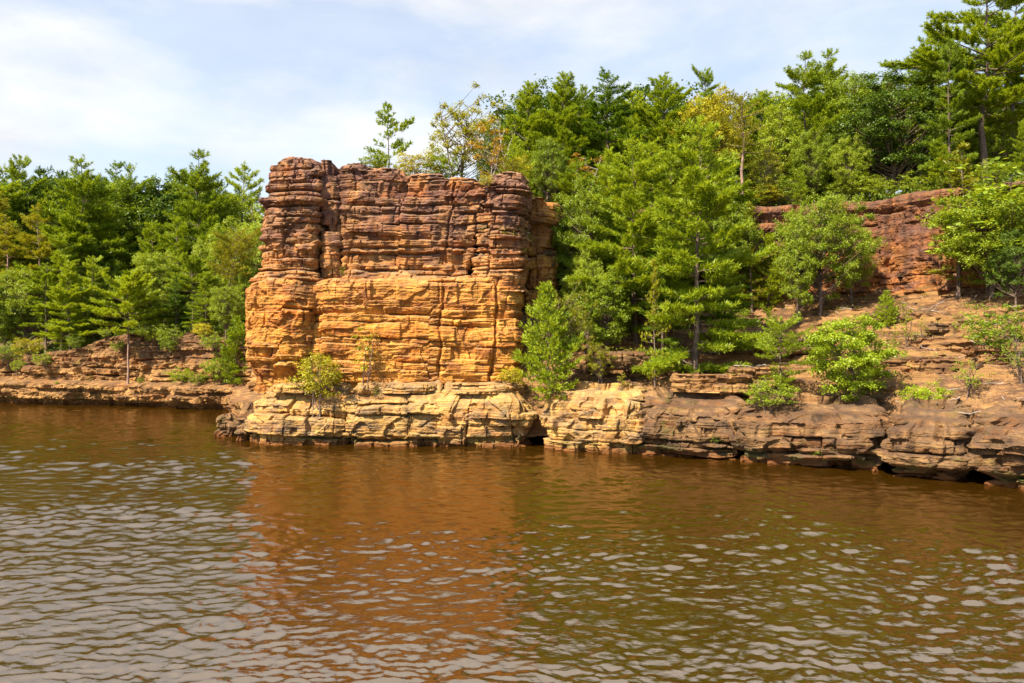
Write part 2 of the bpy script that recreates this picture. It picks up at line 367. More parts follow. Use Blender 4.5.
def rock_d(x, y, z, s, seed, tmin=0.3, tmax=0.8, amp=0.07, block=(1.2, 3.0), bamp=0.08, groove=0.16, joints=(), rough=0.14, zlo=-2, zhi=22, warp=0.22, fine=0.03, macro=3.0, shift=0.25, chunk=0.22, strong=0.4, jp=0.45):
    rs = np.random.RandomState(seed)
    b = [zlo]
    while b[-1] < zhi: b.append(b[-1] + math.exp(rs.uniform(math.log(tmin), math.log(tmax))))
    b = np.array(b); th = np.diff(b)
    nb = len(th)
    prot = rs.normal(size=nb) * amp; tilt = rs.uniform(-0.03, 0.07, nb)
    st = rs.rand(nb) < strong
    g = np.where(st, groove * rs.uniform(1.0, 2.4, nb), groove * rs.uniform(0.0, 0.25, nb)); gw = np.where(st, rs.uniform(0.035, 0.08, nb), 0.03)
    rd = np.where(st, rs.uniform(0.03, 0.08, nb), rs.uniform(0.0, 0.03, nb))
    bw = rs.uniform(block[0], block[1], nb); boff = rs.uniform(0, 9, nb)
    sw = s + 0.22 * perlin(x * 0.9, y * 0.9, z * 0.9 + 3) + 0.35 * perlin(x * 0.3, y * 0.3, z * 0.3 + seed)
    mc = sw / macro + seed * 0.37; mi_ = np.floor(mc); mf = mc - mi_
    zw = z + warp * perlin(x * 0.13, y * 0.13, seed * 0.37 + z * 0.1) + 0.06 * perlin(x * 0.8, y * 0.8, z * 0.8 + seed) + shift * (hash2(mi_, 3.0, seed) - 0.5)
    i = np.clip(np.searchsorted(b, zw) - 1, 0, nb - 1)
    i1 = np.clip(i + 1, 0, nb - 1)
    u = (zw - b[i]) / th[i]
    lo, hi = u * th[i], (1 - u) * th[i]
    c = sw / bw[i] + boff[i]; ci = np.floor(c); fr = c - ci
    es = np.minimum(fr, 1 - fr) * bw[i]
    d = prot[i] + tilt[i] * (u * 2 - 1) + bamp * (hash2(ci, i, seed) - 0.5) * 2 + 0.8 * bamp * (hash2(mi_, 1.0, seed + 2) - 0.5) * 2
    gm = sstep(-0.35, 0.25, perlin(x * 0.45, y * 0.45, i * 2.3 + seed * 1.7)); gm1 = sstep(-0.35, 0.25, perlin(x * 0.45, y * 0.45, i1 * 2.3 + seed * 1.7))
    d = d - g[i] * gm * np.exp(-(lo / gw[i]) ** 2) - g[i1] * gm1 * np.exp(-(hi / gw[i1]) ** 2)
    d = d - rd[i] * gm * np.exp(-lo / 0.10) - rd[i1] * gm1 * np.exp(-hi / 0.08)
    # broken out pieces of beds, with crisp edges
    ck = perlin(s * 0.42 + 7.3 * i, i * 3.71, seed * 1.1 + 0.5)
    d = d - chunk * sstep(0.20, 0.25, ck) * (0.4 + 0.9 * hash2(i, seed, 4))
    ck2 = perlin(s * 1.25 + 3.3 * i, zw * 1.4 + i * 1.9, seed * 0.7)
    d = d - chunk * 0.4 * sstep(0.25, 0.30, ck2)
    ck3 = perlin(x * 0.55 + 4, y * 0.55, z * 0.5 + seed * 2.1)
    d = d - chunk * 0.5 * sstep(0.12, 0.17, ck3)
    jm = sstep(jp, jp + .15, hash2(ci + (fr > .5), i, seed + 5))
    d = d - jm * (0.13 * np.exp(-(es / 0.04) ** 2) + 0.03 * np.exp(-es / 0.10))
    mj = sstep(jp - .15, jp + .05, hash2(mi_ + (mf > .5), 7.0, seed + 1)) * sstep(-0.3, 0.3, perlin(mi_ * 3.3, z * 0.35, seed + .3))
    em = np.minimum(mf, 1 - mf) * macro
    d = d - mj * 0.2 * np.exp(-(em / 0.06) ** 2)
    for (js, jw, jd, z0, z1, lean) in joints:
        c0 = js + lean * (z - z0) + 0.22 * perlin(z * 0.7, seed, js) + 0.08 * perlin(z * 2.5, seed, js + 5)
        d = d - jd * np.exp(-((s - c0) / jw) ** 2) * sstep(z0 - 0.4, z0, z) * (1 - sstep(z1, z1 + 0.4, z))
    d = d + rough * fbm(x * 0.6, y * 0.6, z * 0.7 + seed, 6, 0.58)
    d = d + fine * perlin(x * 0.5, y * 0.5, zw * 9 + seed) + 0.7 * fine * perlin(x * 1.2, y * 1.2, zw * 21)
    return d

def closed_rock(name, polyB, polyT, zb, ztop, prof, mat, parent=None, seed=1, ds=0.06, dz=0.05, tops=0.15, it=3, capfn=None, **kw):
    B, T = chaikin(polyB, it, True), chaikin(polyT, it, True)
    Lb = np.linalg.norm(np.diff(np.vstack([B, B[:1]]), axis=0), axis=1).sum()
    n = int(Lb / ds)
    rb, s = resample(B, n, True); rt, _ = resample(T, n, True)
    nb_, nt_ = ring_normals(rb, True), ring_normals(rt, True)
    for arr in (nb_, nt_):
        for _ in range(6): arr[:] = (np.roll(arr, 1, 0) + arr * 2 + np.roll(arr, -1, 0)) / 4
    zt_f = lambda x, y: ztop(x, y) + tops * fbm(x * 0.6, y * 0.6, seed * 1.3, 3)
    zt = zt_f(rt[:, 0], rt[:, 1])
    nz = int((zt.max() - zb) / dz)
    v = np.linspace(0, 1, nz)[:, None]
    px = rb[None, :, 0] * (1 - v) + rt[None, :, 0] * v; py = rb[None, :, 1] * (1 - v) + rt[None, :, 1] * v
    nx = nb_[None, :, 0] * (1 - v) + nt_[None, :, 0] * v; ny = nb_[None, :, 1] * (1 - v) + nt_[None, :, 1] * v
    z = zb + (zt[None, :] - zb) * v
    d = rock_d(px, py, z, np.broadcast_to(s, px.shape), seed, **kw) + prof(v, z, px, zt[None, :])
    rd = np.clip((z - (zt[None, :] - 0.28)) / 0.28, 0, 1); d = d - 0.22 * rd ** 2.5
    px, py = px + nx * d, py + ny * d
    rows = [np.stack([px, py, z], -1)]
    ring = rows[0][-1]; c = ring[:, :2].mean(0)
    K = max(6, int(np.linalg.norm(ring[:, :2] - c, axis=1).max() / 0.14))
    f = np.linspace(1, 0, K + 1)[1:, None]
    sm = ring[:, :2].copy()
    for _ in range(60): sm = (np.roll(sm, 1, 0) + 2 * sm + np.roll(sm, -1, 0)) / 4
    bl = sstep(0, 0.15, 1 - f)[..., None]
    rk = ring[None, :, :2] * (1 - bl) + sm[None] * bl
    cx = c[0] + (rk[..., 0] - c[0]) * f; cyy = c[1] + (rk[..., 1] - c[1]) * f
    base = ring[None, :, 2] - zt_f(ring[:, 0], ring[:, 1])[None, :]
    cz = zt_f(cx, cyy) + base * (1 - bl[..., 0]) * f + 0.10 * (fbm(cx * 1.4, cyy * 1.4, seed + 9, 4) - 0) * (1 - f)
    st = cz / 0.32; cz = cz + 0.32 * 0.6 * (np.floor(st) + sstep(0.65, 1.0, st - np.floor(st)) - st) * sstep(0, 0.15, 1 - f)
    if capfn: cz = capfn(cx, cyy, cz)
    rows.append(np.stack([cx, cyy, cz], -1))
    V = np.concatenate([q.reshape(-1, 3) for q in rows])
    me = mesh_from(name, V, grid_faces(nz + K, n, True), mat, smooth=False)
    return link(name, me, parent)

def sheet_rock(name, pts, zb, zt, prof, mat, parent=None, seed=1, ds=0.08, dz=0.06, it=3, cap=4.0, caprise=0.2, **kw):
    P = chaikin(pts, it, False)
    Ln = np.linalg.norm(np.diff(P, axis=0), axis=1).sum()
    n = int(Ln / ds)
    r, s = resample(P, n, False); nn = ring_normals(r, False)
    for _ in range(10): nn[1:-1] = (nn[:-2] + nn[1:-1] * 2 + nn[2:]) / 4
    u = s / s[-1]
    ztv = zt(r[:, 0], r[:, 1]) + 0.3 * fbm(r[:, 0] * .3, r[:, 1] * .3, seed, 3); zbv = zb(r[:, 0], r[:, 1])
    nz = int((ztv - zbv).max() / dz); v = np.linspace(0, 1, nz)[:, None]
    z = zbv + (ztv - zbv) * v
    px = np.broadcast_to(r[:, 0], z.shape); py = np.broadcast_to(r[:, 1], z.shape)
    d = rock_d(px, py, z, np.broadcast_to(s, z.shape), seed, **kw) + prof(v, z, px, ztv[None])
    rd = np.clip((z - (ztv - 0.4)) / 0.4, 0, 1); d = d - 0.3 * rd ** 2.5
    A = np.stack([px + nn[:, 0] * d, py + nn[:, 1] * d, z], -1)
    last = A[-1]; K = int(cap / 0.25); f = np.linspace(0, cap, K + 1)[1:, None]
    cx, cyy = last[None, :, 0] - nn[None, :, 0] * f, last[None, :, 1] - nn[None, :, 1] * f
    cz = last[None, :, 2] + caprise * f + 0.15 * fbm(cx * .8, cyy * .8, seed + 4, 4) * np.clip(f, 0, 1)
    V = np.concatenate([A.reshape(-1, 3), np.stack([cx, cyy, cz], -1).reshape(-1, 3)])
    return link(name, mesh_from(name, V, grid_faces(nz + K, n, False), mat, smooth=False), parent)

# ------------------------------------------------------------------ the golden sandstone bluff
bluff = empty('sandstone_bluff', (-7, 50, 0), label='tall golden sandstone bluff with purple brown cracked cap rising straight from the river', category='cliff')
def part(o):
    o.parent = bluff
    o.matrix_parent_inverse = __import__('mathutils').Matrix.Translation(-Vector(bluff.location))
    return o
lin = lambda x, xs, zs: np.interp(x, xs, zs)
def flat(o): return lambda v, z, x, zt: o + 0 * z

# upper left column
def prof_col(v, z, x, zt): return np.interp(z, [9, 9.9, 10.6, 12.5, 14.5, 15.6, 17.4], [0.1, 0.1, -0.18, 0.02, 0.12, 0.0, -0.45]) + 0 * x
part(closed_rock('rock_column', [(-13, 55), (-16.2, 54), (-16.0, 48.9), (-14.9, 47.8), (-12.5, 47.5), (-11.7, 47.9), (-11.55, 48.6), (-11.5, 54)],
     [(-13, 55), (-15.3, 54), (-15.1, 49.2), (-14.0, 48.1), (-12.2, 47.7), (-11.4, 47.95), (-11.25, 48.6), (-11.25, 54)], 9.2,
     lambda x, y: lin(x, [-15.2, -14.5, -13.8, -12.4, -11.5], [16.9, 17.2, 17.3, 17.2, 17.05]), prof_col, M['rock_upper'], seed=11, tmin=0.15, tmax=0.5, amp=0.09, fine=.045, groove=0.22, bamp=0.08, strong=.55, block=(0.6, 1.6)))
# sliver between
part(closed_rock('rock_fin', [(-10.9, 53), (-11.6, 53), (-11.6, 48.9), (-11.5, 48.4), (-11.15, 48.2), (-10.7, 48.2), (-10.35, 48.5), (-10.3, 49.2), (-10.3, 53)],
     [(-10.9, 53), (-11.8, 53), (-11.8, 48.8), (-11.7, 48.3), (-11.2, 48.15), (-10.7, 48.2), (-10.35, 48.5), (-10.3, 49.2), (-10.3, 53)], 9.4,
     lambda x, y: 17.0 + 0 * x, lambda v, z, x, zt: np.interp(z, [9, 11, 14.5, 17], [0.15, 0, 0.0, -0.1]) + 0 * x, M['rock_upper'], seed=12, tmin=0.4, tmax=1.1, amp=0.05, groove=0.10, bamp=0.05, rough=0.08))
# main upper wall: its right edge leans with the diagonal crack
def prof_wall(v, z, x, zt): return np.interp(z, [9, 9.8, 10.2, 12.2, 13.6, 15.0, 16.5], [0.2, 0.1, -0.12, -0.05, 0.06, 0.05, -0.12]) + 0 * x
def top_wall(x, y): return lin(x, [-10.8, -9.0, -7.6, -6.6, -6.5, -4.2, -4.1, -1.5], [16.75, 16.6, 16.45, 16.3, 16.15, 16.0, 15.9, 15.75])
part(closed_rock('rock_wall', [(-6, 56), (-10.6, 56), (-10.6, 49.2), (-10.55, 48.5), (-10.0, 48.25), (-6.5, 48.15), (-3.2, 48.2), (-2.6, 48.4), (-2.5, 49.2), (-2.5, 56)],
     [(-6, 56), (-10.7, 56), (-10.8, 49.3), (-10.75, 48.6), (-10.2, 48.35), (-6.2, 48.3), (-2.2, 48.25), (-1.5, 48.4), (-1.35, 49.2), (-1.35, 56)], 9.2,
     top_wall, prof_wall, M['rock_upper'], seed=13, tmin=0.15, tmax=0.7, amp=0.07, fine=.045, groove=0.22, bamp=0.10, strong=.5, block=(0.9, 2.6), ds=0.055,
     joints=[(20.0, 0.10, 0.45, 10.2, 16.4, 0.03), (17.0, 0.07, 0.25, 12.0, 16.4, -0.03), (15.2, 0.06, 0.2, 11, 15.4, 0.0), (22.2, 0.07, 0.3, 12.2, 16.4, 0.02)]))
# right column
def prof_rc(v, z, x, zt): return np.interp(z, [8, 9.8, 12, 13.5, 15.2, 16.4], [0.25, 0.12, -0.05, -0.1, 0.12, -0.2]) + 0 * x
part(closed_rock('rock_column', [(-0.5, 55), (-2.7, 55), (-2.85, 49.0), (-2.4, 47.9), (-0.2, 47.6), (0.85, 48.4), (0.9, 55)],
     [(-0.3, 55), (-1.7, 55), (-1.9, 48.9), (-1.5, 48.0), (0.2, 47.9), (1.2, 48.6), (1.3, 55)], 9.0,
     lambda x, y: lin(x, [-1.4, -0.6, 0.4, 1.1], [16.1, 16.25, 16.3, 16.15]), prof_rc, M['rock_upper'], seed=14, tmin=0.15, tmax=0.55, amp=0.09, fine=.045, groove=0.2, bamp=0.08, strong=.5, block=(0.7, 1.8)))
# lower left block
def prof_ll(v, z, x, zt): return np.interp(z, [3, 3.9, 4.5, 6.5, 9, 9.9], [-0.75, -0.6, -0.12, 0.08, 0.1, -0.3]) + 0 * x
part(closed_rock('rock_block', [(-13.6, 55), (-16.4, 54), (-16.4, 48.6), (-15.5, 47.1), (-12.9, 46.8), (-11.7, 47.7), (-11.7, 54)],
     [(-13.6, 55), (-16.1, 54), (-16.2, 48.5), (-15.4, 47.2), (-12.6, 46.9), (-11.3, 47.8), (-11.3, 54)], 2.9,
     lambda x, y: lin(x, [-15.5, -14, -12], [9.55, 9.85, 9.75]), prof_ll, M['rock_gold'], seed=21, tmin=0.25, tmax=1.5, amp=0.06, groove=0.12, bamp=0.07, strong=.3, chunk=.3, jp=.65, fine=.045, block=(1.0, 2.6), rough=0.2))
# lower main block
def prof_lm(v, z, x, zt): return np.interp(z, [2.5, 3.9, 4.2, 6.3, 7.6, 8.5, 9.3, 9.9], [-0.25, -0.2, 0.02, 0.05, -0.08, 0.06, 0.1, -0.25]) + 0 * x
part(closed_rock('rock_block', [(-6, 56), (-12.4, 56), (-12.5, 48.3), (-11.9, 47.4), (-6.2, 47.5), (-0.2, 47.5), (0.65, 48.3), (0.9, 56)],
     [(-6, 56), (-12.2, 56), (-12.3, 48.3), (-11.7, 47.45), (-6.2, 47.45), (-0.4, 47.5), (0.65, 48.4), (0.8, 56)], 2.8,
     lambda x, y: 9.75 + 0 * x, prof_lm, M['rock_gold'], seed=25, tmin=0.16, tmax=1.3, amp=0.05, groove=0.12, bamp=0.045, strong=.35, macro=6.5, jp=.8, fine=.05, block=(1.6, 4.0), rough=0.12, ds=0.055,
     joints=[(18.5, 0.08, 0.22, 4, 9.5, 0.03), (21.6, 0.09, 0.3, 3.6, 9.3, 0.06)]))
# base ledges
def prof_base(und):
    return lambda v, z, x, zt: np.interp(z, [-1, 0.0, 0.42, 0.62, 1.3, 1.6, 1.75, 2.2, 3.0], [-und, -und, -und * .8, 0, 0.08, 0.02, 0.0, -0.12, -0.55]) + 0 * x
def ledge_top(z0, yf, z1, yb): return lambda x, y: np.interp(y, [yf, yf + 0.6, yb], [z0, z0 + 0.25, z1])
kwb = dict(tmin=0.35, tmax=1.2, amp=0.10, groove=0.22, bamp=0.13, rough=0.17, warp=0.25, chunk=.42, strong=.5, fine=.045)
part(closed_rock('rock_ledge', [(-13, 51), (-16.2, 50.5), (-16.15, 47.8), (-14.9, 46.2), (-12.0, 45.6), (-9.6, 45.5), (-8.9, 47), (-8.9, 51)],
     [(-13, 51), (-15.9, 50.5), (-15.9, 48.2), (-14.6, 46.7), (-12.0, 46.0), (-9.6, 45.9), (-8.9, 47), (-8.9, 51)], -1.2,
     ledge_top(2.3, 46.0, 3.9, 48.0), prof_base(0.2), M['rock_pale'], seed=31, block=(1.8, 3.2), **kwb))
part(closed_rock('rock_ledge', [(-7, 51), (-10.1, 51), (-10.1, 46.3), (-9.7, 45.5), (-7, 45.2), (-4.1, 45.0), (-3.5, 45.9), (-3.4, 51)],
     [(-7, 51), (-10.1, 51), (-10.1, 46.6), (-9.7, 45.9), (-7, 45.6), (-4.1, 45.4), (-3.5, 46.2), (-3.4, 51)], -1.2,
     ledge_top(2.55, 45.7, 3.75, 47.6), prof_base(0.3), M['rock_pale'], seed=34, block=(1.6, 3.6), **kwb))
part(closed_rock('rock_ledge', [(-1.5, 51), (-4.5, 51), (-4.6, 45.8), (-4.1, 45.0), (-1.5, 44.9), (0.75, 44.7), (1.4, 45.4), (1.4, 51)],
     [(-1.5, 51), (-4.5, 51), (-4.6, 46.1), (-4.1, 45.4), (-1.5, 45.3), (0.7, 45.05), (1.3, 45.6), (1.4, 51)], -1.2,
     ledge_top(2.7, 45.3, 3.7, 47.6), prof_base(0.28), M['rock_pale'], seed=33, block=(1.6, 3.4), **kwb))
# thin broken slabs lying along the ledge
def slab(x, y, z, lx, ly, h, seed, mat, rz=0, name='rock_slab', parent=True):
    c, s_ = math.cos(rz), math.sin(rz)
    q = [(0, ly), (-lx, ly * .9), (-lx * 1.02, -ly * .5), (-lx * .6, -ly), (lx * .5, -ly * 1.05), (lx, -ly * .4), (lx * .95, ly)]
    pg = [(x + a * c - b * s_, y + a * s_ + b * c) for a, b in q]
    return closed_rock(name, pg, pg, z, lambda x_, y_: z + h + 0 * x_, flat(0), mat, seed=seed, tops=0.06, it=2, tmin=0.12, tmax=0.3, amp=0.05, groove=0.08, bamp=0.05, rough=0.12, block=(0.5, 1.2))
for (x, y, z, lx, ly, h, sd_) in [(-1.7, 46.6, 3.0, 1.9, 0.7, 0.55, 41), (-6.0, 46.9, 3.0, 1.7, 0.7, 0.5, 42), (-8.6, 46.8, 2.9, 0.9, 0.6, 0.55, 43), (-12.5, 46.9, 3.0, 1.8, 0.6, 0.5, 44)]:
    part(slab(x, y, z, lx, ly, h, sd_, M['rock_pale'], R(random.Random(sd_).uniform(-6, 6))))
# cap plates on the rim of the bluff
for (x, y, z, lx, ly, h, sd_) in [(-9.6, 49.1, 16.35, 0.9, 0.8, 0.45, 45), (-7.7, 49.2, 16.1, 1.3, 0.9, 0.45, 46), (-5.2, 49.2, 15.8, 1.2, 0.8, 0.4, 47), (-3.0, 49.3, 15.6, 1.0, 0.8, 0.4, 48)]:
    part(slab(x, y, z, lx, ly, h, sd_, M['rock_upper'], R(random.Random(sd_).uniform(-8, 8))))

# boulders at the left foot
def boulder(name, x, y, lx, ly, h, seed, mat, label, rz=0.0):
    c, s_ = math.cos(rz), math.sin(rz)
    q = [(0, ly), (-lx * .8, ly * .7), (-lx, -ly * .2), (-lx * .5, -ly), (lx * .5, -ly), (lx, -ly * .1), (lx * .8, ly * .7)]
    pg = [(x + a * c - b * s_, y + a * s_ + b * c) for a, b in q]
    pt = [(x + (a * c - b * s_) * .6, y + (a * s_ + b * c) * .6) for a, b in q]
    o = closed_rock(name, pg, pt, -0.8, lambda x_, y_: h + 0 * x_, lambda v, z, xx, zt: np.interp(z, [-1, 0.3, h * .5, h], [-.2, -.1, .22, -.15]) + 0 * xx, mat, seed=seed, tops=0.15, it=3, tmin=0.4, tmax=0.9, amp=0.05, groove=0.08, bamp=0.06, rough=0.22)
    o['label'] = label; o['category'] = 'boulder'
    return o
boulder('boulder', -18.0, 51.0, 1.25, 1.3, 1.35, 51, M['rock_brown'], 'dark rounded boulder standing alone in the water left of the bluff foot')
boulder('boulder', -16.2, 48.6, 0.75, 0.9, 0.95, 52, M['rock_brown'], 'low brown boulder wedged between the lone dark boulder and the golden ledge')
boulder('boulder', -16.4, 50.6, 1.3, 1.1, 2.1, 53, M['rock_brown'], 'pinkish hump of rock behind the yellowish bush at the ledge end')

# ------------------------------------------------------------------ shores, slope and plateau
SHORE = np.array([(-70, 86), (-51, 79), (-39, 75.8), (-27.3, 71), (-22, 68), (-19, 60), (-17, 52), (-14, 48), (-1, 46), (1.5, 45.0), (6.2, 42.9), (11, 40.6), (16.3, 37.6), (20.5, 33.4), (23.5, 30.4), (30, 25), (40, 18)])
CLIFF = np.array([(-3, 53), (1.2, 54), (3.0, 57), (7, 60), (15, 61), (21.5, 59.6), (26.5, 57), (29, 52.5), (31.5, 48), (36, 41), (42, 33)])
slope_a = np.array([(-2, 47.6), (1.9, 46.7), (6.9, 44.4), (11.8, 42.1), (16.9, 38.2), (20.6, 33.6), (23.9, 29.9), (30, 24.2)])
slope_b = np.array([(-2, 54.5), (2.5, 56.5), (7, 60.5), (15, 61.5), (22.5, 60.0), (28.2, 55.5), (31.6, 49), (38, 39)])

def build_slope():
    n, m = 430, 330
    t0 = np.linspace(0, 1, len(slope_a)); tt = np.linspace(0, 1, n)
    f = lambda P: np.stack([np.interp(tt, t0, P[:, 0]), np.interp(tt, t0, P[:, 1])], -1)
    a, b = f(slope_a), f(slope_b)
    for q in (a, b):
        for _ in range(40): q[1:-1] = (q[:-2] + 2 * q[1:-1] + q[2:]) / 4
    v = np.linspace(0, 1, m)[:, None]
    x = a[None, :, 0] * (1 - v) + b[None, :, 0] * v; y = a[None, :, 1] * (1 - v) + b[None, :, 1] * v
    zz = np.interp(v, [0, 0.03, 0.10, 0.2, 0.34, 0.48, 0.75, 1.0], [0.6, 2.2, 3.0, 4.0, 5.1, 6.1, 8.0, 9.8]) + 0 * x
    zz = zz + 0.45 * fbm(x * 0.16, y * 0.16, 5.5, 4) * sstep(0, 0.1, v)
    # stepped sandstone beds where the rock is bare, smooth scree between
    bedm = sstep(-0.15, 0.3, perlin(x * 0.17 + 9, y * 0.17, zz * 0.35)) * sstep(0.04, 0.12, v)
    bedm = np.maximum(bedm, np.exp(-((v - 0.37) / 0.08) ** 2)); 
    zr = zz + 0.25 * perlin(x * 0.12, y * 0.12, 3.1)
    rs = np.random.RandomState(5); bb = [0]
    while bb[-1] < 14: bb.append(bb[-1] + rs.uniform(0.25, 0.95))
    bb = np.array(bb); i = np.clip(np.searchsorted(bb, zr) - 1, 0, len(bb) - 2); u = (zr - bb[i]) / (bb[i + 1] - bb[i])
    us = u * 0.15 + 0.85 * sstep(0.62, 0.9, u)
    zz = zz + bedm * (us - u) * (bb[i + 1] - bb[i]) 
    zz = zz + 0.12 * fbm(x * 1.1, y * 1.1, 1.7, 5, .6) - 0.18 * sstep(.12, .17, perlin(x * .8, y * .8, 6.6))
    # bed edges stand out towards the river
    edge = bedm * sstep(0.75, 0.97, u)
    dn = (a - b); dn /= np.linalg.norm(dn, axis=1)[:, None]
    k = edge * np.clip(0.25 + 0.6 * perlin(x * 0.5, y * 0.5, i * 1.0) + .2 * perlin(x * 2, y * 2, i * 1.0), 0, 1)
    x = x + dn[None, :, 0] * k; y = y + dn[None, :, 1] * k
    V = np.stack([x, y, zz], -1).reshape(-1, 3)
    return link('hillside', mesh_from('hillside', V, grid_faces(m, n), M['soil'], smooth=False), kind='structure')
slope = build_slope()

def build_terrain():
    xs = np.arange(-190, 150, 1.25); ys = np.arange(22, 330, 1.25)
    x, y = np.meshgrid(xs, ys)
    shore = np.interp(x, SHORE[:, 0], SHORE[:, 1]); d = y - shore
    left = np.interp(d, [-5, 1.5, 4, 9, 25, 60, 140], [-4, -3, 3.0, 5.6, 9.0, 15, 32])
    cl = np.interp(x, CLIFF[:, 0], CLIFF[:, 1]); e = y - cl
    plat = np.interp(e, [-60, -0.5, 1.2, 2.6, 10, 60, 160], [-8, -8, 3, 15.9, 16.8, 20, 34])
    side = sstep(-3, 1, (x + 0.27 * y - 1.5) * 1.0)      # bluff ridge running back from the golden face
    z = np.where(x > -1, plat, left * (1 - side) + np.maximum(left, np.where(y > 50.5, 15.6 + 0.04 * (y - 50), left)) * side)
    z = z + 0.5 * fbm(x * 0.08, y * 0.08, 1.1, 3) * sstep(3, 10, np.minimum(d, np.where(x > -1, e, d)))
    V = np.stack([x, y, z], -1).reshape(-1, 3)
    return link('forest_ground', mesh_from('forest_ground', V, grid_faces(len(ys), len(xs)), M['ground']), kind='structure')
terrain = build_terrain()

def plain(): 
    s = 4000
    V = [(-s, 320, 20), (s, 320, 20), (s, s, 20), (-s, s, 20)]
    link('distant_ground', mesh_from('distant_ground', V, [(0, 1, 2, 3)], M['ground']), kind='structure')
plain()

# back cliff above the slope (right)
backc = sheet_rock('sandstone_cliff', [(-1.5, 56.6), (1.3, 56.2), (2.6, 57.4), (4.5, 59.0), (8, 60.4), (15, 61.2), (17.5, 59.6), (21.0, 60.2), (23.2, 58.9), (26.3, 57.2), (28.2, 54.0), (30.0, 50.8), (32, 48), (37, 41)],
    lambda x, y: 6.2 + 0 * x, lambda x, y: np.interp(x, [-2, 2, 6, 14, 22, 27, 29, 40], [15.8, 15.6, 15.7, 16.1, 16.2, 16.2, 16.0, 15.6]),
    lambda v, z, x, zt: np.interp(z, [6, 9, 10.2, 12.5, 15.2, 15.6, 16.6], [0.9, 0.3, 0.0, 0.05, -0.05, 0.3, 0.2]) + 0 * x, M['rock_red'], seed=61, cap=5.0, caprise=0.08,
    tmin=0.35, tmax=2.4, amp=0.06, groove=0.14, bamp=0.12, rough=0.26, strong=.3, chunk=.18, jp=.6, block=(2.4, 6.5), macro=5.5, joints=[(24.0, 0.2, 0.7, 9, 16, 0.02), (30.5, 0.15, 0.5, 9, 16, 0.0), (34.0, 0.2, 0.5, 9, 16, 0.0)])
backc['label'] = 'reddish brown sandstone cliff at the head of the slope below the skyline trees'; backc['category'] = 'cliff'
# shaded wall right behind the bluff with its pale overhanging plates
pl = closed_rock('rock_outcrop', [(2.2, 58.5), (0.6, 58), (0.7, 53.5), (1.4, 52.8), (2.4, 53.2), (3.0, 54.5), (3.1, 58)], [(2.2, 58.5), (0.6, 58), (0.7, 53.0), (1.4, 52.2), (2.7, 52.6), (3.3, 54.3), (3.4, 58)],
    6.5, lambda x, y: 15.55 - 0.15 * (x - 1), lambda v, z, x, zt: np.interp(z, [6, 10, 13.0, 13.6, 13.75, 15.6], [0.2, 0, -0.25, -0.1, 0.3, 0.2]) + 0 * x, M['rock_gold'], seed=62, tmin=0.3, tmax=0.8, amp=0.08, groove=0.2, bamp=0.1, rough=0.15)
pl['label'] = 'shaded orange wall with pale overhanging cap plates just right of the golden bluff'; pl['category'] = 'cliff'

# waterline outcrops of the right bank
def outcrop(p0, p1, depth, h0, h1, seed, mat, label, und=0.3, **kw):
    a, b = np.array(p0), np.array(p1); t = (b - a) / np.linalg.norm(b - a); nrm = np.array([-t[1], t[0]])
    q = lambda u, w: tuple(a + (b - a) * u + nrm * w)
    B = [q(.5, depth), q(-.1, depth), q(-0.12, 0.7), q(-.03, 0.05), q(0.5, -0.1), q(1.03, 0.05), q(1.12, 0.7), q(1.1, depth)]
    T = [q(.5, depth), q(-.08, depth), q(-0.09, 1.2), q(-.02, 0.25), q(0.5, 0.08), q(1.02, 0.22), q(1.09, 1.1), q(1.08, depth)]
    def top(x, y):
        w = (x - a[0]) * nrm[0] + (y - a[1]) * nrm[1]
        return np.interp(w, [0, 0.5, depth], [h0, h0 + 0.2, h1])
    k = dict(tmin=0.2, tmax=1.0, amp=0.11, chunk=.45, groove=0.26, bamp=0.15, rough=0.19, warp=0.3, strong=.5, fine=.045, block=(1.5, 3.5)); k.update(kw)
    o = closed_rock('rock_outcrop', B, T, -1.2, top, lambda v, z, x, zt: np.interp(z, [-1, 0, 0.4, 0.65, 1.3, 2.1, 3], [-und, -und, -und * .8, 0, 0.1, -0.05, -0.3]) + 0 * x, mat, seed=seed, **k)
    o['label'] = label; o['category'] = 'rock outcrop'; o['group'] = 'rock outcrops along the right waterline'
    return o
outcrop((1.55, 44.25), (6.25, 41.9), 3.6, 2.6, 3.7, 71, M['rock_pale'], 'bulging pale outcrop beside the dark cleft at the right end of the bluff ledge')
outcrop((6.4, 42.0), (11.05, 39.8), 3.2, 2.3, 3.5, 72, M['rock_brown'], 'thin bedded outcrop with dark horizontal seams right of the bulging pale outcrop', tmin=0.2, tmax=0.5, groove=0.3)
outcrop((11.1, 39.3), (16.3, 36.2), 3.2, 2.3, 3.4, 73, M['rock_brown'], 'long low grey brown outcrop below the bright green tree at the water', und=0.5)
outcrop((16.3, 35.3), (18.7, 33.2), 3.6, 2.25, 3.4, 74, M['rock_brown'], 'narrow rounded outcrop with a dark undercut below the leaning twiggy tree', und=0.8)
outcrop((18.8, 32.7), (23.1, 27.8), 3.8, 2.45, 3.5, 75, M['rock_brown'], 'massive dark outcrop at the right edge with deep shade along the water', und=0.9)
outcrop((23.2, 27.6), (28.5, 22.5), 6.5, 1.9, 2.8, 76, M['rock_brown'], 'outcrop continuing the dark right bank past the massive one', und=0.6)
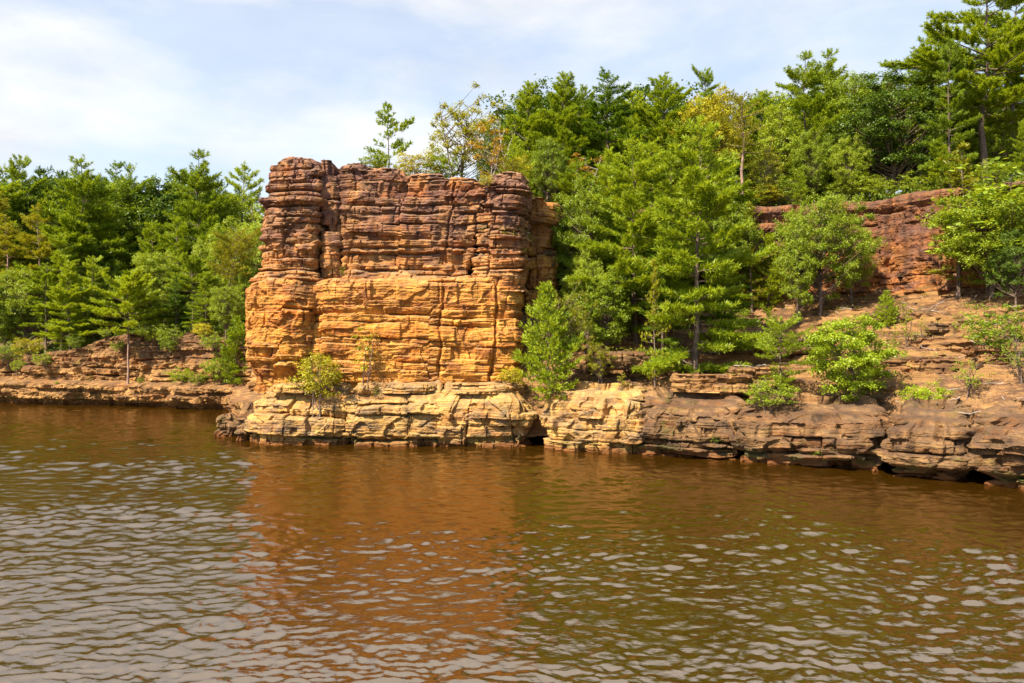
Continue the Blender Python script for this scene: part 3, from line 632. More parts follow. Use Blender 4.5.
# loose slabs on the slope
lo = slab(X_at(938, 46.5), 46.5, 6.5, 0.75, 0.5, 0.55, 77, M['rock_brown'], 0.1, 'boulder'); lo['label'] = 'dark flat boulder lying on the sandy slope above the saplings'; lo['category'] = 'boulder'
lo = slab(X_at(985, 44), 44, 6.0, 0.8, 0.4, 0.5, 78, M['rock_brown'], -0.2, 'boulder'); lo['label'] = 'brown slab on the upper slope beside the pale fallen branch'; lo['category'] = 'boulder'
lo = slab(X_at(712, 43.0), 43.0, 3.3, 2.3, 1.1, 0.95, 79, M['rock_left'], -0.4, 'boulder'); lo['label'] = 'wide split ledge slab under the roots of the big slope pine'; lo['category'] = 'boulder'

# bedrock ledges breaking through the slope
for (px, Y, z, lx, ly, h, sd_, rz, lab) in [
 (880, 42.5, 4.2, 1.9, .7, .75, 91, .35, 'tan bedded ledge behind the lime green tree at mid slope'),
 (800, 47.0, 5.6, 2.4, .8, .8, 92, .1, 'long brown ledge under the thin trunks of the rounded bright tree'),
 (945, 41.0, 4.4, 1.7, .6, .7, 93, .55, 'tan ledge crossing the slope above the twisted sparse tree'),
 (905, 50.5, 7.4, 2.2, .8, .6, 94, .15, 'low ledge just below the red cliff beside the little round pine'),
 (1000, 40.0, 5.0, 1.6, .7, .8, 95, .7, 'dark ledge at the right edge under the twiggy tree'),
 (620, 47.5, 4.6, 2.0, .8, .8, 96, -.1, 'shaded ledge on the slope between waterside young pine and big layered pine'),
 (760, 43.5, 3.9, 1.8, .8, .7, 97, .1, 'bedded ledge behind the small flat boughed pine'),
]:
    lo = slab(X_at(px, Y), Y, z - .3, lx, ly, h + .3, sd_, M['rock_left' if sd_ % 2 else 'rock_brown'], -rz, 'rock_ledge')
    lo['label'] = lab; lo['category'] = 'rock ledge'; lo['group'] = 'bedrock ledges on the right slope'

# left bank cliff
lb = sheet_rock('sandstone_cliff', [(-72, 87.5), (-60, 82.5), (-51, 79.3), (-46, 77.2), (-39, 75.6), (-33, 73.8), (-27.3, 71), (-22.5, 69), (-20.5, 64), (-18.5, 56), (-15.5, 52)],
    lambda x, y: -1.2 + 0 * x, lambda x, y: np.interp(x, [-70, -51, -44, -38, -30, -24, -18], [4.8, 4.6, 5.0, 6.6, 6.7, 5.6, 3.6]),
    lambda v, z, x, zt: np.interp(z, [-1, 0, .4, .6, 1.9, 2.1, 2.3, 3.4, 5.6], [0.4, 0.4, 0.5, 0.9, 1.0, 0.6, -0.3, -0.6, -1.1]) + 0.7 * perlin(x * 0.25, z * 0.3, 4.0), M['rock_left'], seed=81, cap=9, caprise=0.04,
    tmin=0.3, tmax=0.9, amp=0.2, groove=0.3, bamp=0.2, rough=0.45, block=(1.5, 5), ds=0.1, dz=0.07)
lb['label'] = 'long low banded cliff along the far left shore below the pine forest'; lb['category'] = 'cliff'

# ------------------------------------------------------------------ ray lookup for the ground
dg = bpy.context.evaluated_depsgraph_get(); dg.update()
bv = []
for o in list(SC.objects):
    if o.type == 'MESH' and o.name.split('.')[0] not in ('river_water', 'distant_ground'):
        mw = o.matrix_world
        me = o.data
        co = np.empty(len(me.vertices) * 3); me.vertices.foreach_get('co', co); co = co.reshape(-1, 3) + np.array(mw.translation)
        pv = np.empty(len(me.loops), np.int32); me.loops.foreach_get('vertex_index', pv)
        bv.append(BVHTree.FromPolygons(co.tolist(), pv.reshape(-1, 4).tolist()))
def ground_z(x, y, below=60.0):
    best = None
    for t in bv:
        h = t.ray_cast(Vector((x, y, below)), Vector((0, 0, -1)))
        if h[0] is not None and (best is None or h[0].z > best): best = h[0].z
    return 0.0 if best is None else best

# ------------------------------------------------------------------ tree builders
def tubes(paths, sides=5):
    """paths: list of (points (n,3), radii (n,)) -> verts, faces"""
    V, F, off = [], [], 0
    an = np.linspace(0, 2 * np.pi, sides, endpoint=False)
    for P, rr in paths:
        P = np.asarray(P, float); n = len(P)
        T = np.gradient(P, axis=0); T /= np.maximum(np.linalg.norm(T, axis=1), 1e-9)[:, None]
        ref = np.where(np.abs(T[:, 2:3]) > 0.9, np.array([[1., 0, 0]]), np.array([[0., 0, 1]]))
        U = np.cross(T, ref); U /= np.linalg.norm(U, axis=1)[:, None]; W = np.cross(T, U)
        ring = P[:, None] + np.asarray(rr)[:, None, None] * (np.cos(an)[None, :, None] * U[:, None] + np.sin(an)[None, :, None] * W[:, None])
        V.append(ring.reshape(-1, 3)); F.append(grid_faces(n, sides, True) + off); off += n * sides
    return np.concatenate(V), np.concatenate(F)

def tufts(P, D, rs, k, length, width, spread):
    n = len(P)
    P = np.repeat(P, k, 0); D = np.repeat(D, k, 0)
    d = D + rs.normal(size=D.shape) * spread; d /= np.linalg.norm(d, axis=1)[:, None]
    sd_ = np.cross(d, np.array([-.2, -.25, 1.0]) + rs.normal(size=d.shape) * .55); sd_ /= np.maximum(np.linalg.norm(sd_, axis=1), 1e-6)[:, None]
    ln = length * rs.uniform(0.7, 1.25, (len(d), 1)); w = width * rs.uniform(0.7, 1.3, (len(d), 1))
    mid = P + d * ln * 0.5; tip = P + d * ln
    V = np.stack([P, mid + sd_ * w * .5, tip, mid - sd_ * w * .5], 1).reshape(-1, 3)
    return V, np.arange(len(V)).reshape(-1, 4)

PROTO = {}
def protopine(key, seed, H, Rad, base, spacing, nper, mat, bark='bark', e_lo=-6, e_hi=48, pw=0.62, tl=0.30, tw=0.044, tk=12, miss=0.08, lean=0.0, twig=0.42, plate=0.35, umbrella=False, dens=1.22, tr=0.012, irregular=0.25):
    rs = np.random.RandomState(seed)
    zt = np.linspace(0, H, 14)
    wob = np.stack([np.cumsum(rs.normal(size=14)) * H * 0.004 + lean * (zt / H) ** 1.4 * H, np.cumsum(rs.normal(size=14)) * H * 0.004], -1); wob -= wob[0]
    trunk = np.column_stack([wob, zt])
    at = lambda h: np.array([np.interp(h, zt, trunk[:, 0]), np.interp(h, zt, trunk[:, 1]), h])
    r0 = H * tr
    paths = [(np.vstack([trunk[:1] - [0, 0, .5], trunk]), np.concatenate([[r0 * 1.35], r0 * (1 - 0.93 * (zt / H)) * (1 + .25 * np.exp(-zt / .4))]))]
    TP, TD = [], []
    h = base * H
    bumps = rs.uniform(0, 6.28, 4)
    while h < H * 0.985:
        tau = (h - base * H) / (H - base * H)
        if umbrella: prof = (0.55 + 0.45 * math.sin(math.pi * min(1, tau * 0.9 + 0.12))) if tau < .75 else 0.95 * (1 - (tau - .75) / .25) ** .6 + .08
        else: prof = min(1, 0.6 + tau * 3.0) * (1 - tau) ** pw * (1 if rs.rand() > .25 else .72) + 0.04
        n = max(3, int(round(nper * (1 if tau < .8 else .8) + rs.normal() * 0.6))); a0 = rs.uniform(0, 6.28)
        for j in range(n):
            if rs.rand() < miss: continue
            az = a0 + j * 6.283 / n + rs.normal() * 0.25
            ln = Rad * prof * rs.uniform(1 - irregular * 1.3, 1 + irregular * .6) * (1 + 0.2 * math.sin(az * 2 + bumps[0]) * math.sin(h * 1.3 + bumps[1]))
            if ln < 0.12: ln = 0.12
            el = R(e_lo + (e_hi - e_lo) * tau ** 1.3 + rs.normal() * 7)
            hh = h + rs.normal() * spacing * 0.15
            nb = 9; t = np.linspace(0, 1, nb)
            ee = el + R(-6) * np.sin(t * 3.1) + R(22) * t ** 2.5
            az_t = az + rs.normal() * 0.18 * t
            st = ln / (nb - 1)
            dx = np.cos(ee) * np.cos(az_t); dy = np.cos(ee) * np.sin(az_t); dzz = np.sin(ee)
            P = at(min(max(hh, 0.02), H * .99)) + np.concatenate([[[0, 0, 0]], np.cumsum(np.stack([dx, dy, dzz], -1)[:-1] * st, 0)])
            br = max(0.008, r0 * 0.32 * (ln / Rad))
            paths.append((P[::2], np.linspace(br, br * .25, len(P[::2]))))
            # twigs in a flat spray
            m = max(4, int(ln / (0.14 / dens)))
            tt = np.linspace(0.2 if ln > .8 else .05, 1, m)
            for q, tq in enumerate(tt):
                p0 = np.array([np.interp(tq, t, P[:, c]) for c in range(3)])
                bd = np.array([np.interp(tq, t, dx), np.interp(tq, t, dy), np.interp(tq, t, dzz)])
                side = 1 if q % 2 else -1
                a = math.atan2(bd[1], bd[0]) + side * R(rs.uniform(35, 70)) * (1 - tq * .55)
                tlw = twig * ln * (1.05 - tq * .75) * rs.uniform(.6, 1.2) * min(1, .35 + tq * 1.6)
                tlw = max(tlw, 0.10)
                td = np.array([math.cos(a), math.sin(a), bd[2] * .7 + rs.normal() * .08 + .06]); td /= np.linalg.norm(td)
                nk = max(1, int(tlw / 0.13 * dens))
                s_ = np.linspace(0.25, 1, nk)[:, None]
                pp = p0 + td * tlw * s_ + np.array([0, 0, 1.0]) * (tlw * .16 * s_ ** 2) + rs.normal(size=(nk, 3)) * 0.03
                TP.append(pp); TD.append(np.repeat((td + [0, 0, plate])[None], nk, 0))
        h += spacing * (1 - 0.45 * tau) * rs.uniform(.75, 1.3)
    TP.append(at(H * .985)[None] + rs.normal(size=(6, 3)) * .05); TD.append(np.repeat(np.array([[0, 0, 1.]]), 6, 0))
    TP, TD = np.concatenate(TP), np.concatenate(TD)
    V, F = tubes(paths, 5)
    VL, FL = tufts(TP, TD, rs, tk, tl, tw, 0.55)
    PROTO[key] = (H, mesh_from('trunk_' + key, V, F, M[bark]), mesh_from('crown_' + key, VL, FL, M[mat], smooth=False), Rad, 'pine')

def protoleaf(key, seed, H, Rad, hc, hr, nclump, nleaf, mat, bark='bark', lsize=0.13, crad=0.75, stems=1, lean=0.0, flat_=0.6, shell=0.45, tr=0.016, bare=0.0):
    rs = np.random.RandomState(seed)
    cen = []
    tries = 0
    lump = rs.uniform(0, 6.28, 6)
    while len(cen) < nclump and tries < 6000:
        tries += 1
        d = rs.normal(size=3); d /= np.linalg.norm(d)
        az = math.atan2(d[1], d[0])
        k = rs.uniform(shell, 1) ** .6 * (0.86 + 0.2 * math.sin(2 * az + lump[0] + d[2]) + 0.14 * math.sin(3 * az + lump[1] + 2 * d[2]))
        p = np.array([d[0] * Rad * k, d[1] * Rad * k, hc + d[2] * hr * k])
        if p[2] < 0.08 * H: continue
        if any(np.linalg.norm(p - c) < crad * .8 * (1 if tries < 3000 else .5) for c in cen): continue
        cen.append(p)
    cen = np.array(cen)
    cen[:, 0] += lean * (cen[:, 2] / H) ** 1.3 * H
    paths = []; r0 = H * tr
    roots = [np.array([0, 0, 0])] if stems == 1 else [np.array([rs.normal() * .12 * Rad, rs.normal() * .12 * Rad, 0]) for _ in range(stems)]
    tz = np.linspace(0, min(H * .93, hc + hr * .7), 9)
    trunks = []
    for rt in roots:
        out = 0 if stems == 1 else 1
        dv = rs.normal(size=2) * out * 0.16
        w = np.cumsum(rs.normal(size=(9, 2)), 0) * H * .009; w -= w[0]
        tp = np.column_stack([rt[0] + w[:, 0] + lean * (tz / H) ** 1.3 * H + dv[0] * tz, rt[1] + w[:, 1] + dv[1] * tz, tz])
        trunks.append(tp)
        paths.append((np.vstack([tp[:1] - [0, 0, .4], tp]), np.concatenate([[r0 * 1.4], r0 / math.sqrt(stems) * (1.15 - np.linspace(0, 1, 9) * 1.0)])))
    LP, LN = [], []
    for c in cen:
        tp = trunks[rs.randint(len(trunks))]
        hs = np.clip(c[2] - np.linalg.norm(c[:2] - [np.interp(c[2], tz, tp[:, 0]), np.interp(c[2], tz, tp[:, 1])]) * rs.uniform(.5, .9), H * .12, tz[-1])
        s0 = np.array([np.interp(hs, tz, tp[:, 0]), np.interp(hs, tz, tp[:, 1]), hs])
        t = np.linspace(0, 1, 6)[:, None]
        mid = (s0 + c) / 2 + np.array([0, 0, -0.08 * np.linalg.norm(c - s0)]) + rs.normal(size=3) * .12
        P = s0 * (1 - t) ** 2 + 2 * mid * t * (1 - t) + c * t ** 2
        rr = max(.01, r0 * .32)
        paths.append((P, np.linspace(rr, rr * .25, 6)))
        if rs.rand() < bare: continue
        cr = crad * rs.uniform(.65, 1.25)
        # twiglets radiating from the limb end carry the leaves
        nt_ = 9
        for q in range(nt_):
            dv = rs.normal(size=3); dv[2] = dv[2] * flat_ + .15; dv /= np.linalg.norm(dv)
            e = c + dv * cr * rs.uniform(.5, 1.1) * np.array([1, 1, flat_ + .15])
            nl = max(2, int(nleaf / nt_ * rs.uniform(.6, 1.4)))
            u = rs.uniform(0.25, 1.08, (nl, 1))
            LP.append(c + (e - c) * u + rs.normal(size=(nl, 3)) * cr * .14)
            LN.append(np.repeat((dv * .5 + [0, 0, .75])[None], nl, 0))
    LP, LN = np.concatenate(LP), np.concatenate(LN)
    N = LN + rs.normal(size=LN.shape) * .55; N /= np.linalg.norm(N, axis=1)[:, None]
    A = np.cross(N, rs.normal(size=N.shape)); A /= np.linalg.norm(A, axis=1)[:, None]; Bt = np.cross(N, A)
    sz = lsize * rs.uniform(.65, 1.3, (len(N), 1))
    VL = np.stack([LP - A * sz * .5, LP + Bt * sz * .32 - N * sz * .06, LP + A * sz * .55 - N * sz * .12, LP - Bt * sz * .32 - N * sz * .06], 1).reshape(-1, 3)
    V, F = tubes(paths, 5)
    PROTO[key] = (H, mesh_from('trunk_' + key, V, F, M[bark]), mesh_from('crown_' + key, VL, np.arange(len(VL)).reshape(-1, 4), M[mat], smooth=False), Rad, 'leaf')

def protodead(key, seed, H, bark='bark_pale'):
    rs = np.random.RandomState(seed); paths = []
    def grow(p, d, ln, r, lvl):
        n = 6; P = [p]
        for i in range(n):
            d = d + rs.normal(size=3) * .13; d /= np.linalg.norm(d); P.append(P[-1] + d * ln / n)
        P = np.array(P); paths.append((P, np.linspace(r, r * .45, n + 1)))
        if lvl < 3:
            for k in range(4 if lvl else 6):
                t = rs.randint(2, n + 1); dd = d + rs.normal(size=3) * .75 + [0, 0, .25]; dd /= np.linalg.norm(dd)
                grow(P[t], dd, ln * rs.uniform(.35, .6), r * .42, lvl + 1)
    grow(np.array([0, 0, -.2]), np.array([0.1, 0, 1.]), H * .72, H * .016, 0)
    V, F = tubes(paths, 4)
    PROTO[key] = (H, mesh_from('trunk_' + key, V, F, M[bark]), None, H * .3, 'dead')

# pines
protopine('pa', 1, 14, 4.03, .10, 1.15, 7.0, 'pine')
protopine('pb', 2, 14, 3.66, .07, 1.20, 6.5, 'pine', miss=.14, irregular=.4)
protopine('pc', 3, 14, 3.66, .08, 0.95, 6.5, 'pine', e_lo=0, e_hi=60, plate=.5)
protopine('pd', 4, 17, 4.15, .36, 1.30, 6.5, 'pine', miss=.16, irregular=.45)
protopine('pe', 5, 17, 3.90, .30, 1.20, 6.5, 'pine_dark', miss=.1, irregular=.35)
protopine('pf', 6, 16, 3.66, .42, 1.25, 6.0, 'pine_yellow', miss=.2, irregular=.45, bark='bark_red')
protopine('hero', 77, 13, 3.3, .05, .82, 6.6, 'pine', miss=.1, irregular=.35)
protopine('pg', 7, 13, 3.17, .12, 1.00, 6.5, 'pine_dark', pw=.9)
protopine('old', 8, 20, 6.6, .36, 1.15, 6.0, 'pine', miss=.22, irregular=.55, e_lo=-2, e_hi=40, pw=.55, twig=.46, tr=.014)
protopine('old2', 18, 20, 6.2, .30, 1.1, 6.0, 'pine', miss=.22, irregular=.55, e_lo=-2, e_hi=40, pw=.6, twig=.46, tr=.014)
protopine('red', 9, 9, 2.7, .50, .55, 5.0, 'pine', bark='bark_red', umbrella=True, e_lo=5, e_hi=40, plate=.6, twig=.4)
protopine('redt', 10, 12, 2.6, .48, .8, 4.2, 'pine_yellow', bark='bark_red', umbrella=True, e_lo=10, e_hi=40, plate=.6, dens=.7, miss=.2, tr=.017)
protopine('ya', 11, 5, 1.7, .03, .34, 5.4, 'pine', e_lo=12, e_hi=62, tl=.24, tw=.05, plate=.6, tk=8)
protopine('yb', 12, 4, 1.1, .04, .34, 5.0, 'bright', e_lo=15, e_hi=60, tl=.2, tw=.045, tk=8, plate=.6)
protopine('sp', 13, 6, 1.3, .12, .42, 4.2, 'pine_yellow', e_lo=5, e_hi=50, tl=.2, tw=.04, dens=.75, miss=.2, irregular=.5)
protopine('sp2', 14, 6.5, 2.4, .2, .5, 4.6, 'pine', e_lo=5, e_hi=45, tl=.22, tw=.045, dens=.9, miss=.2, irregular=.5, umbrella=True)
protopine('lean', 15, 11, 2.6, .50, .6, 4.6, 'pine_yellow', bark='bark_red', umbrella=True, e_lo=8, e_hi=40, lean=-.16, dens=.8)
protopine('sky', 16, 5, 1.9, .05, .62, 3.6, 'pine', e_lo=14, e_hi=40, miss=.25, irregular=.5, plate=.5, tl=.28, tw=.06, tk=8, lean=.05)
# broadleaves
protoleaf('oa', 21, 9, 3.7, 5.2, 3.6, 140, 420, 'oak', lsize=.108)
protoleaf('ob', 22, 9, 3.2, 5.3, 3.5, 125, 400, 'oak', lsize=.108)
protoleaf('od', 23, 11, 4.6, 6.2, 4.6, 160, 330, 'oak_dark_or_shade', lsize=.15, crad=.85)
protoleaf('oy', 24, 9, 3.0, 5.4, 3.4, 110, 280, 'yellow')
protoleaf('on', 25, 10, 2.4, 5.5, 4.2, 110, 260, 'oak')
protoleaf('br', 26, 5, 2.1, 2.9, 1.9, 76, 380, 'bright', lsize=.10, crad=.55, flat_=.45)
protoleaf('sl', 27, 6, 2.6, 3.6, 2.5, 80, 120, 'pine_yellow', lsize=.11, crad=.5, stems=3, shell=.25)
protoleaf('au', 28, 4, 1.2, 2.4, 1.5, 26, 60, 'autumn', lsize=.11, crad=.4, bark='bark_pale', stems=2)
protoleaf('sa', 29, 2.0, .95, 1.0, .9, 48, 110, 'oak', lsize=0.062, crad=.3, stems=4, shell=.2)
protoleaf('sb', 30, 2.0, .9, 1.05, .85, 44, 110, 'yellow', lsize=0.062, crad=.3, stems=4, shell=.2)
protoleaf('sc', 31, 1.6, 1.0, .8, .7, 44, 110, 'bright', lsize=0.068, crad=.3, stems=4, shell=.2)
protoleaf('sh', 32, 2.4, .7, 1.4, 1.0, 18, 40, 'pine_yellow', lsize=.09, crad=.28, stems=2, shell=.1)
protoleaf('tw', 33, 4, 1.7, 2.5, 1.4, 34, 34, 'pine', lsize=.10, crad=.42, stems=3, shell=.2, lean=.12, tr=.02)
protodead('dead', 41, 6)
protodead('deadb', 42, 2.5)

_made = {}
def tree(kind, name, px, Y, top, label, group=None, w=1.0, base=None, rz=None, cat=None, xy=None, z=None, tilt=0.0):
    H, tm, cm, Rad, ty = PROTO[kind]
    x, y = xy if xy else (X_at(px, Y), Y)
    zb = ground_z(x, y, 60.0 if base is None else base) if z is None else z
    zt = Z_at(top, Y)
    s = max(0.05, (zt - zb) / H)
    seed_ = int(px * 31 + Y * 7 + top) % 9973
    rot = rz if rz is not None else random.Random(seed_).uniform(0, 6.28)
    if kind in _made:
        r0, ch0 = _made[kind]
        r = r0.copy(); C.objects.link(r)
        for k in list(r.keys()):
            if k in ('label', 'group', 'category'): del r[k]
        for c0 in ch0:
            c = c0.copy(); C.objects.link(c); c.parent = r
            c.name = c0.name.split('.')[0]
        r.name = name
    else:
        r = empty(name, (x, y, zb)); ch = [link('trunk', tm, r)]
        if cm: ch.append(link('crown', cm, r))
        _made[kind] = (r, ch)
    r.location = (x, y, zb - .05); r.scale = (s * w, s * w, s); r.rotation_euler = (0, tilt, rot) if not tilt else (0, tilt, 0)
    r['label'] = label; r['category'] = cat or ('shrub' if 'shrub' in name or 'bush' in name else 'sapling' if 'sapling' in name else 'tree')
    if group: r['group'] = group
    return r

LB = np.array([(-72, 87.5), (-60, 82.5), (-51, 79.3), (-46, 77.2), (-39, 75.6), (-33, 73.8), (-27.3, 71), (-22.5, 69)])
def shoreY(px):
    Y = 75.0
    for _ in range(20): Y = np.interp(X_at(px, Y), LB[:, 0], LB[:, 1])
    return float(Y)
GL = 'pines and broadleaf trees of the left shore forest'
GR = 'trees on the clifftop skyline'
GS = 'trees growing on the rocky slope'
# ---- left shore forest, front row on the cliff, then rows behind
for a in [
 ('pd', 'white_pine', 62, 84, 232, 'tall straight trunked pine with stacked feathery plates on the cliff left of the scree', 1.15),
 ('pa', 'white_pine', 84, 90, 158, 'broad pine with the high spiky top left of centre in the left forest', 1.15),
 ('pf', 'white_pine', 8, 88, 215, 'olive needled pine at the left edge with reddish trunk', 1.2),
 ('pd', 'white_pine', 20, 100, 154, 'slender spire pine with gaps poking above the forest at far left', .8),
 ('pa', 'white_pine', 0, 97, 166, 'pine top cut by the left edge of the photo', 1.1),
 ('ob', 'broadleaf_tree', 4, 83, 290, 'rounded pale green broadleaf tree low at the left edge above the cliff', 1.1),
 ('pd', 'white_pine', 93, 83, 255, 'leaning layered pine with bare whitish trunk beside the orange scree', 1.1),
 ('pe', 'white_pine', 116, 100, 163, 'left one of the twin pine tops right of the high spiky pine', 1.0),
 ('pa', 'white_pine', 132, 101, 165, 'right one of the twin pine tops right of the high spiky pine', .85),
 ('ob', 'broadleaf_tree', 160, 103, 176, 'distant rounded light green tree filling the skyline dip before the tall dark pine', 1.2),
 ('pa', 'white_pine', 197, 90, 150, 'tall dense pine with dark hollow under its boughs, highest of the left forest', 1.05),
 ('pb', 'white_pine', 243, 98, 166, 'conical pine on the skyline next to the upper left of the bluff', 1.1),
 ('oa', 'broadleaf_tree', 165, 83, 246, 'greyish green round broadleaf crown in the middle of the left forest', .95),
 ('oa', 'broadleaf_tree', 235, 86, 212, 'olive rounded broadleaf tree close to the left side of the bluff', .8),
 ('lean', 'leaning_pine', 224, 80, 236, 'thin pine with pinkish trunk leaning left, beside the bluff', 1.1),
 ('red', 'red_pine', 128, shoreY(128) - .3, 284, 'small red pine with umbrella crown growing from the banded cliff face', 1.05),
 ('pb', 'white_pine', 150, 88, 222, 'light green pine behind the small umbrella pine', 1.1),
 ('pf', 'white_pine', 38, 87, 205, 'yellowish pine with loose boughs between the left edge and the straight trunked pine', 1.1),
 ('ya', 'young_pine', 236, shoreY(236) + .3, 318, 'dark young pine standing in the gap left of the bluff foot', 1.0),
 ('red', 'red_pine', 193, 80, 262, 'short flat topped pine with bare trunk above the dark part of the left cliff', 1.0),
 ('pg', 'white_pine', 215, 92, 205, 'narrow pine half hidden right of the tall dense pine', 1.0),
 ('on', 'broadleaf_tree', 258, 92, 196, 'narrow broadleaf tree peeking out right behind the bluff edge', .9),
 ('sp2', 'young_pine', 22, 79.5, 352, 'small flat boughed pine hanging over the left end of the cliff', 1.0),
 ('pa', 'white_pine', 52, 96, 190, 'mid height pine between the spire pine and the high spiky pine', 1.0),
 ('oa', 'broadleaf_tree', 190, 85, 272, 'bushy green crown directly below the dark hollow of the tall dense pine', .9),
 ('ob', 'broadleaf_tree', 110, 88, 262, 'leafy crown behind the small umbrella pine on its left', .9),
 ('pc', 'white_pine', 70, 79.6, 262, 'low bright pine on the cliff edge whose boughs hang in front of the straight trunks', 1.25),
 ('oa', 'broadleaf_tree', 26, 84, 262, 'leafy crown between the left edge and the straight trunked pine', 1.0),
 ('pb', 'white_pine', 176, 86, 218, 'yellow green pine just left of the dark hollow of the tall dense pine', 1.2),
 ('pa', 'white_pine', 220, 95, 184, 'pine between the tall dense pine and the skyline conical pine', 1.1),
 ('pa', 'white_pine', 100, 93, 190, 'pine standing in front of the twin pine tops', 1.15),
 ('pd', 'white_pine', 146, 82, 256, 'drooping low pine right behind the crown of the umbrella pine', 1.3),
 ('ob', 'broadleaf_tree', 208, 75.5, 290, 'leafy understorey tree under the leaning thin pine', 1.1),
 ('ob', 'broadleaf_tree', 248, 80, 268, 'dark green broadleaf hugging the left side of the bluff', .9),
 ('pd', 'white_pine', 46, 82, 262, 'dark low pine at the foot of the straight trunked pine', 1.2),
 ('oa', 'broadleaf_tree', 84, 82.5, 282, 'round leafy tree on the cliff edge left of the scree', .9),
 ('pb', 'white_pine', 206, 74.2, 272, 'bright pine with drooping boughs on the cliff edge under the leaning thin pine', 1.2),
 ('oa', 'broadleaf_tree', 226, 73.2, 282, 'green bushy tree on the cliff edge nearest the left side of the bluff', .9),
 ('pg', 'white_pine', 176, 76.2, 276, 'dark pine on the cliff edge between umbrella pine and flat topped pine', 1.2),
 ('ob', 'broadleaf_tree', 150, 77.0, 292, 'low leafy tree on the cliff edge right next to the umbrella pine', 1.0),
 ('pf', 'white_pine', -6, 90, 190, 'olive pine at the very left edge behind the reddish trunk', 1.2),
]:
    tree(a[0], a[1], a[2], a[3], a[4], a[5], GL, a[6])
# ---- shrubs of the left shore
for a in [
 ('sc', 'shrub', 182, -.3, 366, 'bright green bush on the ledge of the left cliff below the flat topped pine', 1.25),
 ('sa', 'shrub', 57, -.7, 380, 'small dark green bush at the waterline of the left cliff', 1.4),
 ('sa', 'shrub', 199, -.2, 370, 'smaller green bush just right of the bright bush on the left cliff', 1.2),
 ('sa', 'shrub', 106, 1.6, 326, 'green bush hanging on the scree left of the umbrella pine', 1.3),
 ('sa', 'shrub', 222, .8, 350, 'dark bush at the foot of the young pine beside the bluff', 1.3),
 ('sa', 'shrub', 155, 1.4, 318, 'low bush on the cliff edge right of the umbrella pine', 1.3),
 ('sb', 'shrub', 30, 1.4, 334, 'yellowish bush on the cliff edge near the left end', 1.2),
 ('sa', 'shrub', 76, 1.6, 332, 'round green bush on the cliff edge left of the scree', 1.3),
 ('sa', 'shrub', 172, 1.5, 322, 'round green bush on the cliff edge above the bright ledge bush', 1.3),
 ('sb', 'shrub', 203, 1.6, 320, 'yellow green bush on the cliff edge under the leaning thin pine', 1.3),
 ('sa', 'shrub', 140, -.3, 376, 'little green bush on the low ledge right of the umbrella pine trunk', 1.2),
 ('sh', 'shrub', 90, -.3, 374, 'thin bush on the low ledge left of the umbrella pine', 1.2),
 ('sa', 'shrub', 6, 1.2, 340, 'leafy bush at the left edge of the photo on the cliff', 1.3),
]:
    tree(a[0], a[1], a[2], shoreY(a[2]) + a[3], a[4], a[5], 'bushes of the left cliff', a[6])
# ---- top of the bluff
for a in [
 ('sky', 'white_pine', 389, 52, 105, 'lone small pine with swept open boughs on top of the golden bluff', 1.05),
 ('sl', 'broadleaf_tree', 464, 52, 92, 'airy many stemmed tree with thin leaves on the bluff top', .95),
 ('au', 'autumn_tree', 489, 50.2, 118, 'small orange leaved tree at the bluff rim over the diagonal crack', 1.1),
 ('sb', 'shrub', 414, 50.6, 148, 'yellow green bush right of the lone small pine on the bluff', 1.3),
 ('sa', 'shrub', 374, 50.8, 150, 'low green bush left of the lone small pine on the bluff', 1.5),
 ('sa', 'shrub', 440, 51.5, 146, 'green bush at the foot of the airy tree on the bluff', 1.3),
 ('sb', 'shrub', 513, 51, 152, 'yellowish bush on the right shoulder of the bluff', 1.2),
 ('dead', 'dead_tree', 504, 58, 96, 'bare brown dead tree between the airy tree and the skyline pines', .8),
]:
    tree(a[0], a[1], a[2], a[3], a[4], a[5], 'plants on top of the bluff', a[6])
tree('sb', 'shrub', 487, 47.9, 172, 'yellow green bush hanging in the top of the diagonal crack', 'plants on top of the bluff', 1.0, z=15.2)
# ---- plants on the bluff face and ledge
tree('sh', 'shrub', 343, 47.5, 264, 'small bush on the narrow bench halfway up the bluff', 'plants on the bluff face', 1.2, z=9.75)
tree('sh', 'shrub', 364, 46.9, 322, 'sparse green bush against the golden wall above the ledge', 'plants on the bluff face', .8, base=5.5)
tree('sb', 'shrub', 318, 46.3, 345, 'yellow green shrub with dark stem on the left part of the golden ledge', 'plants on the bluff face', 1.0, base=5)
tree('sb', 'shrub', 258, 47.2, 388, 'rounded yellow bush at the left end of the golden ledge near the boulder', 'plants on the bluff face', 1.25, base=5)
tree('sh', 'shrub', 376, 46.2, 386, 'tiny tuft of a bush on the middle of the golden ledge', 'plants on the bluff face', 1.2, base=5)
tree('sb', 'shrub', 512, 47.0, 364, 'pale yellowish low bush in the corner where ledge meets wall', 'plants on the bluff face', 1.6, base=5)
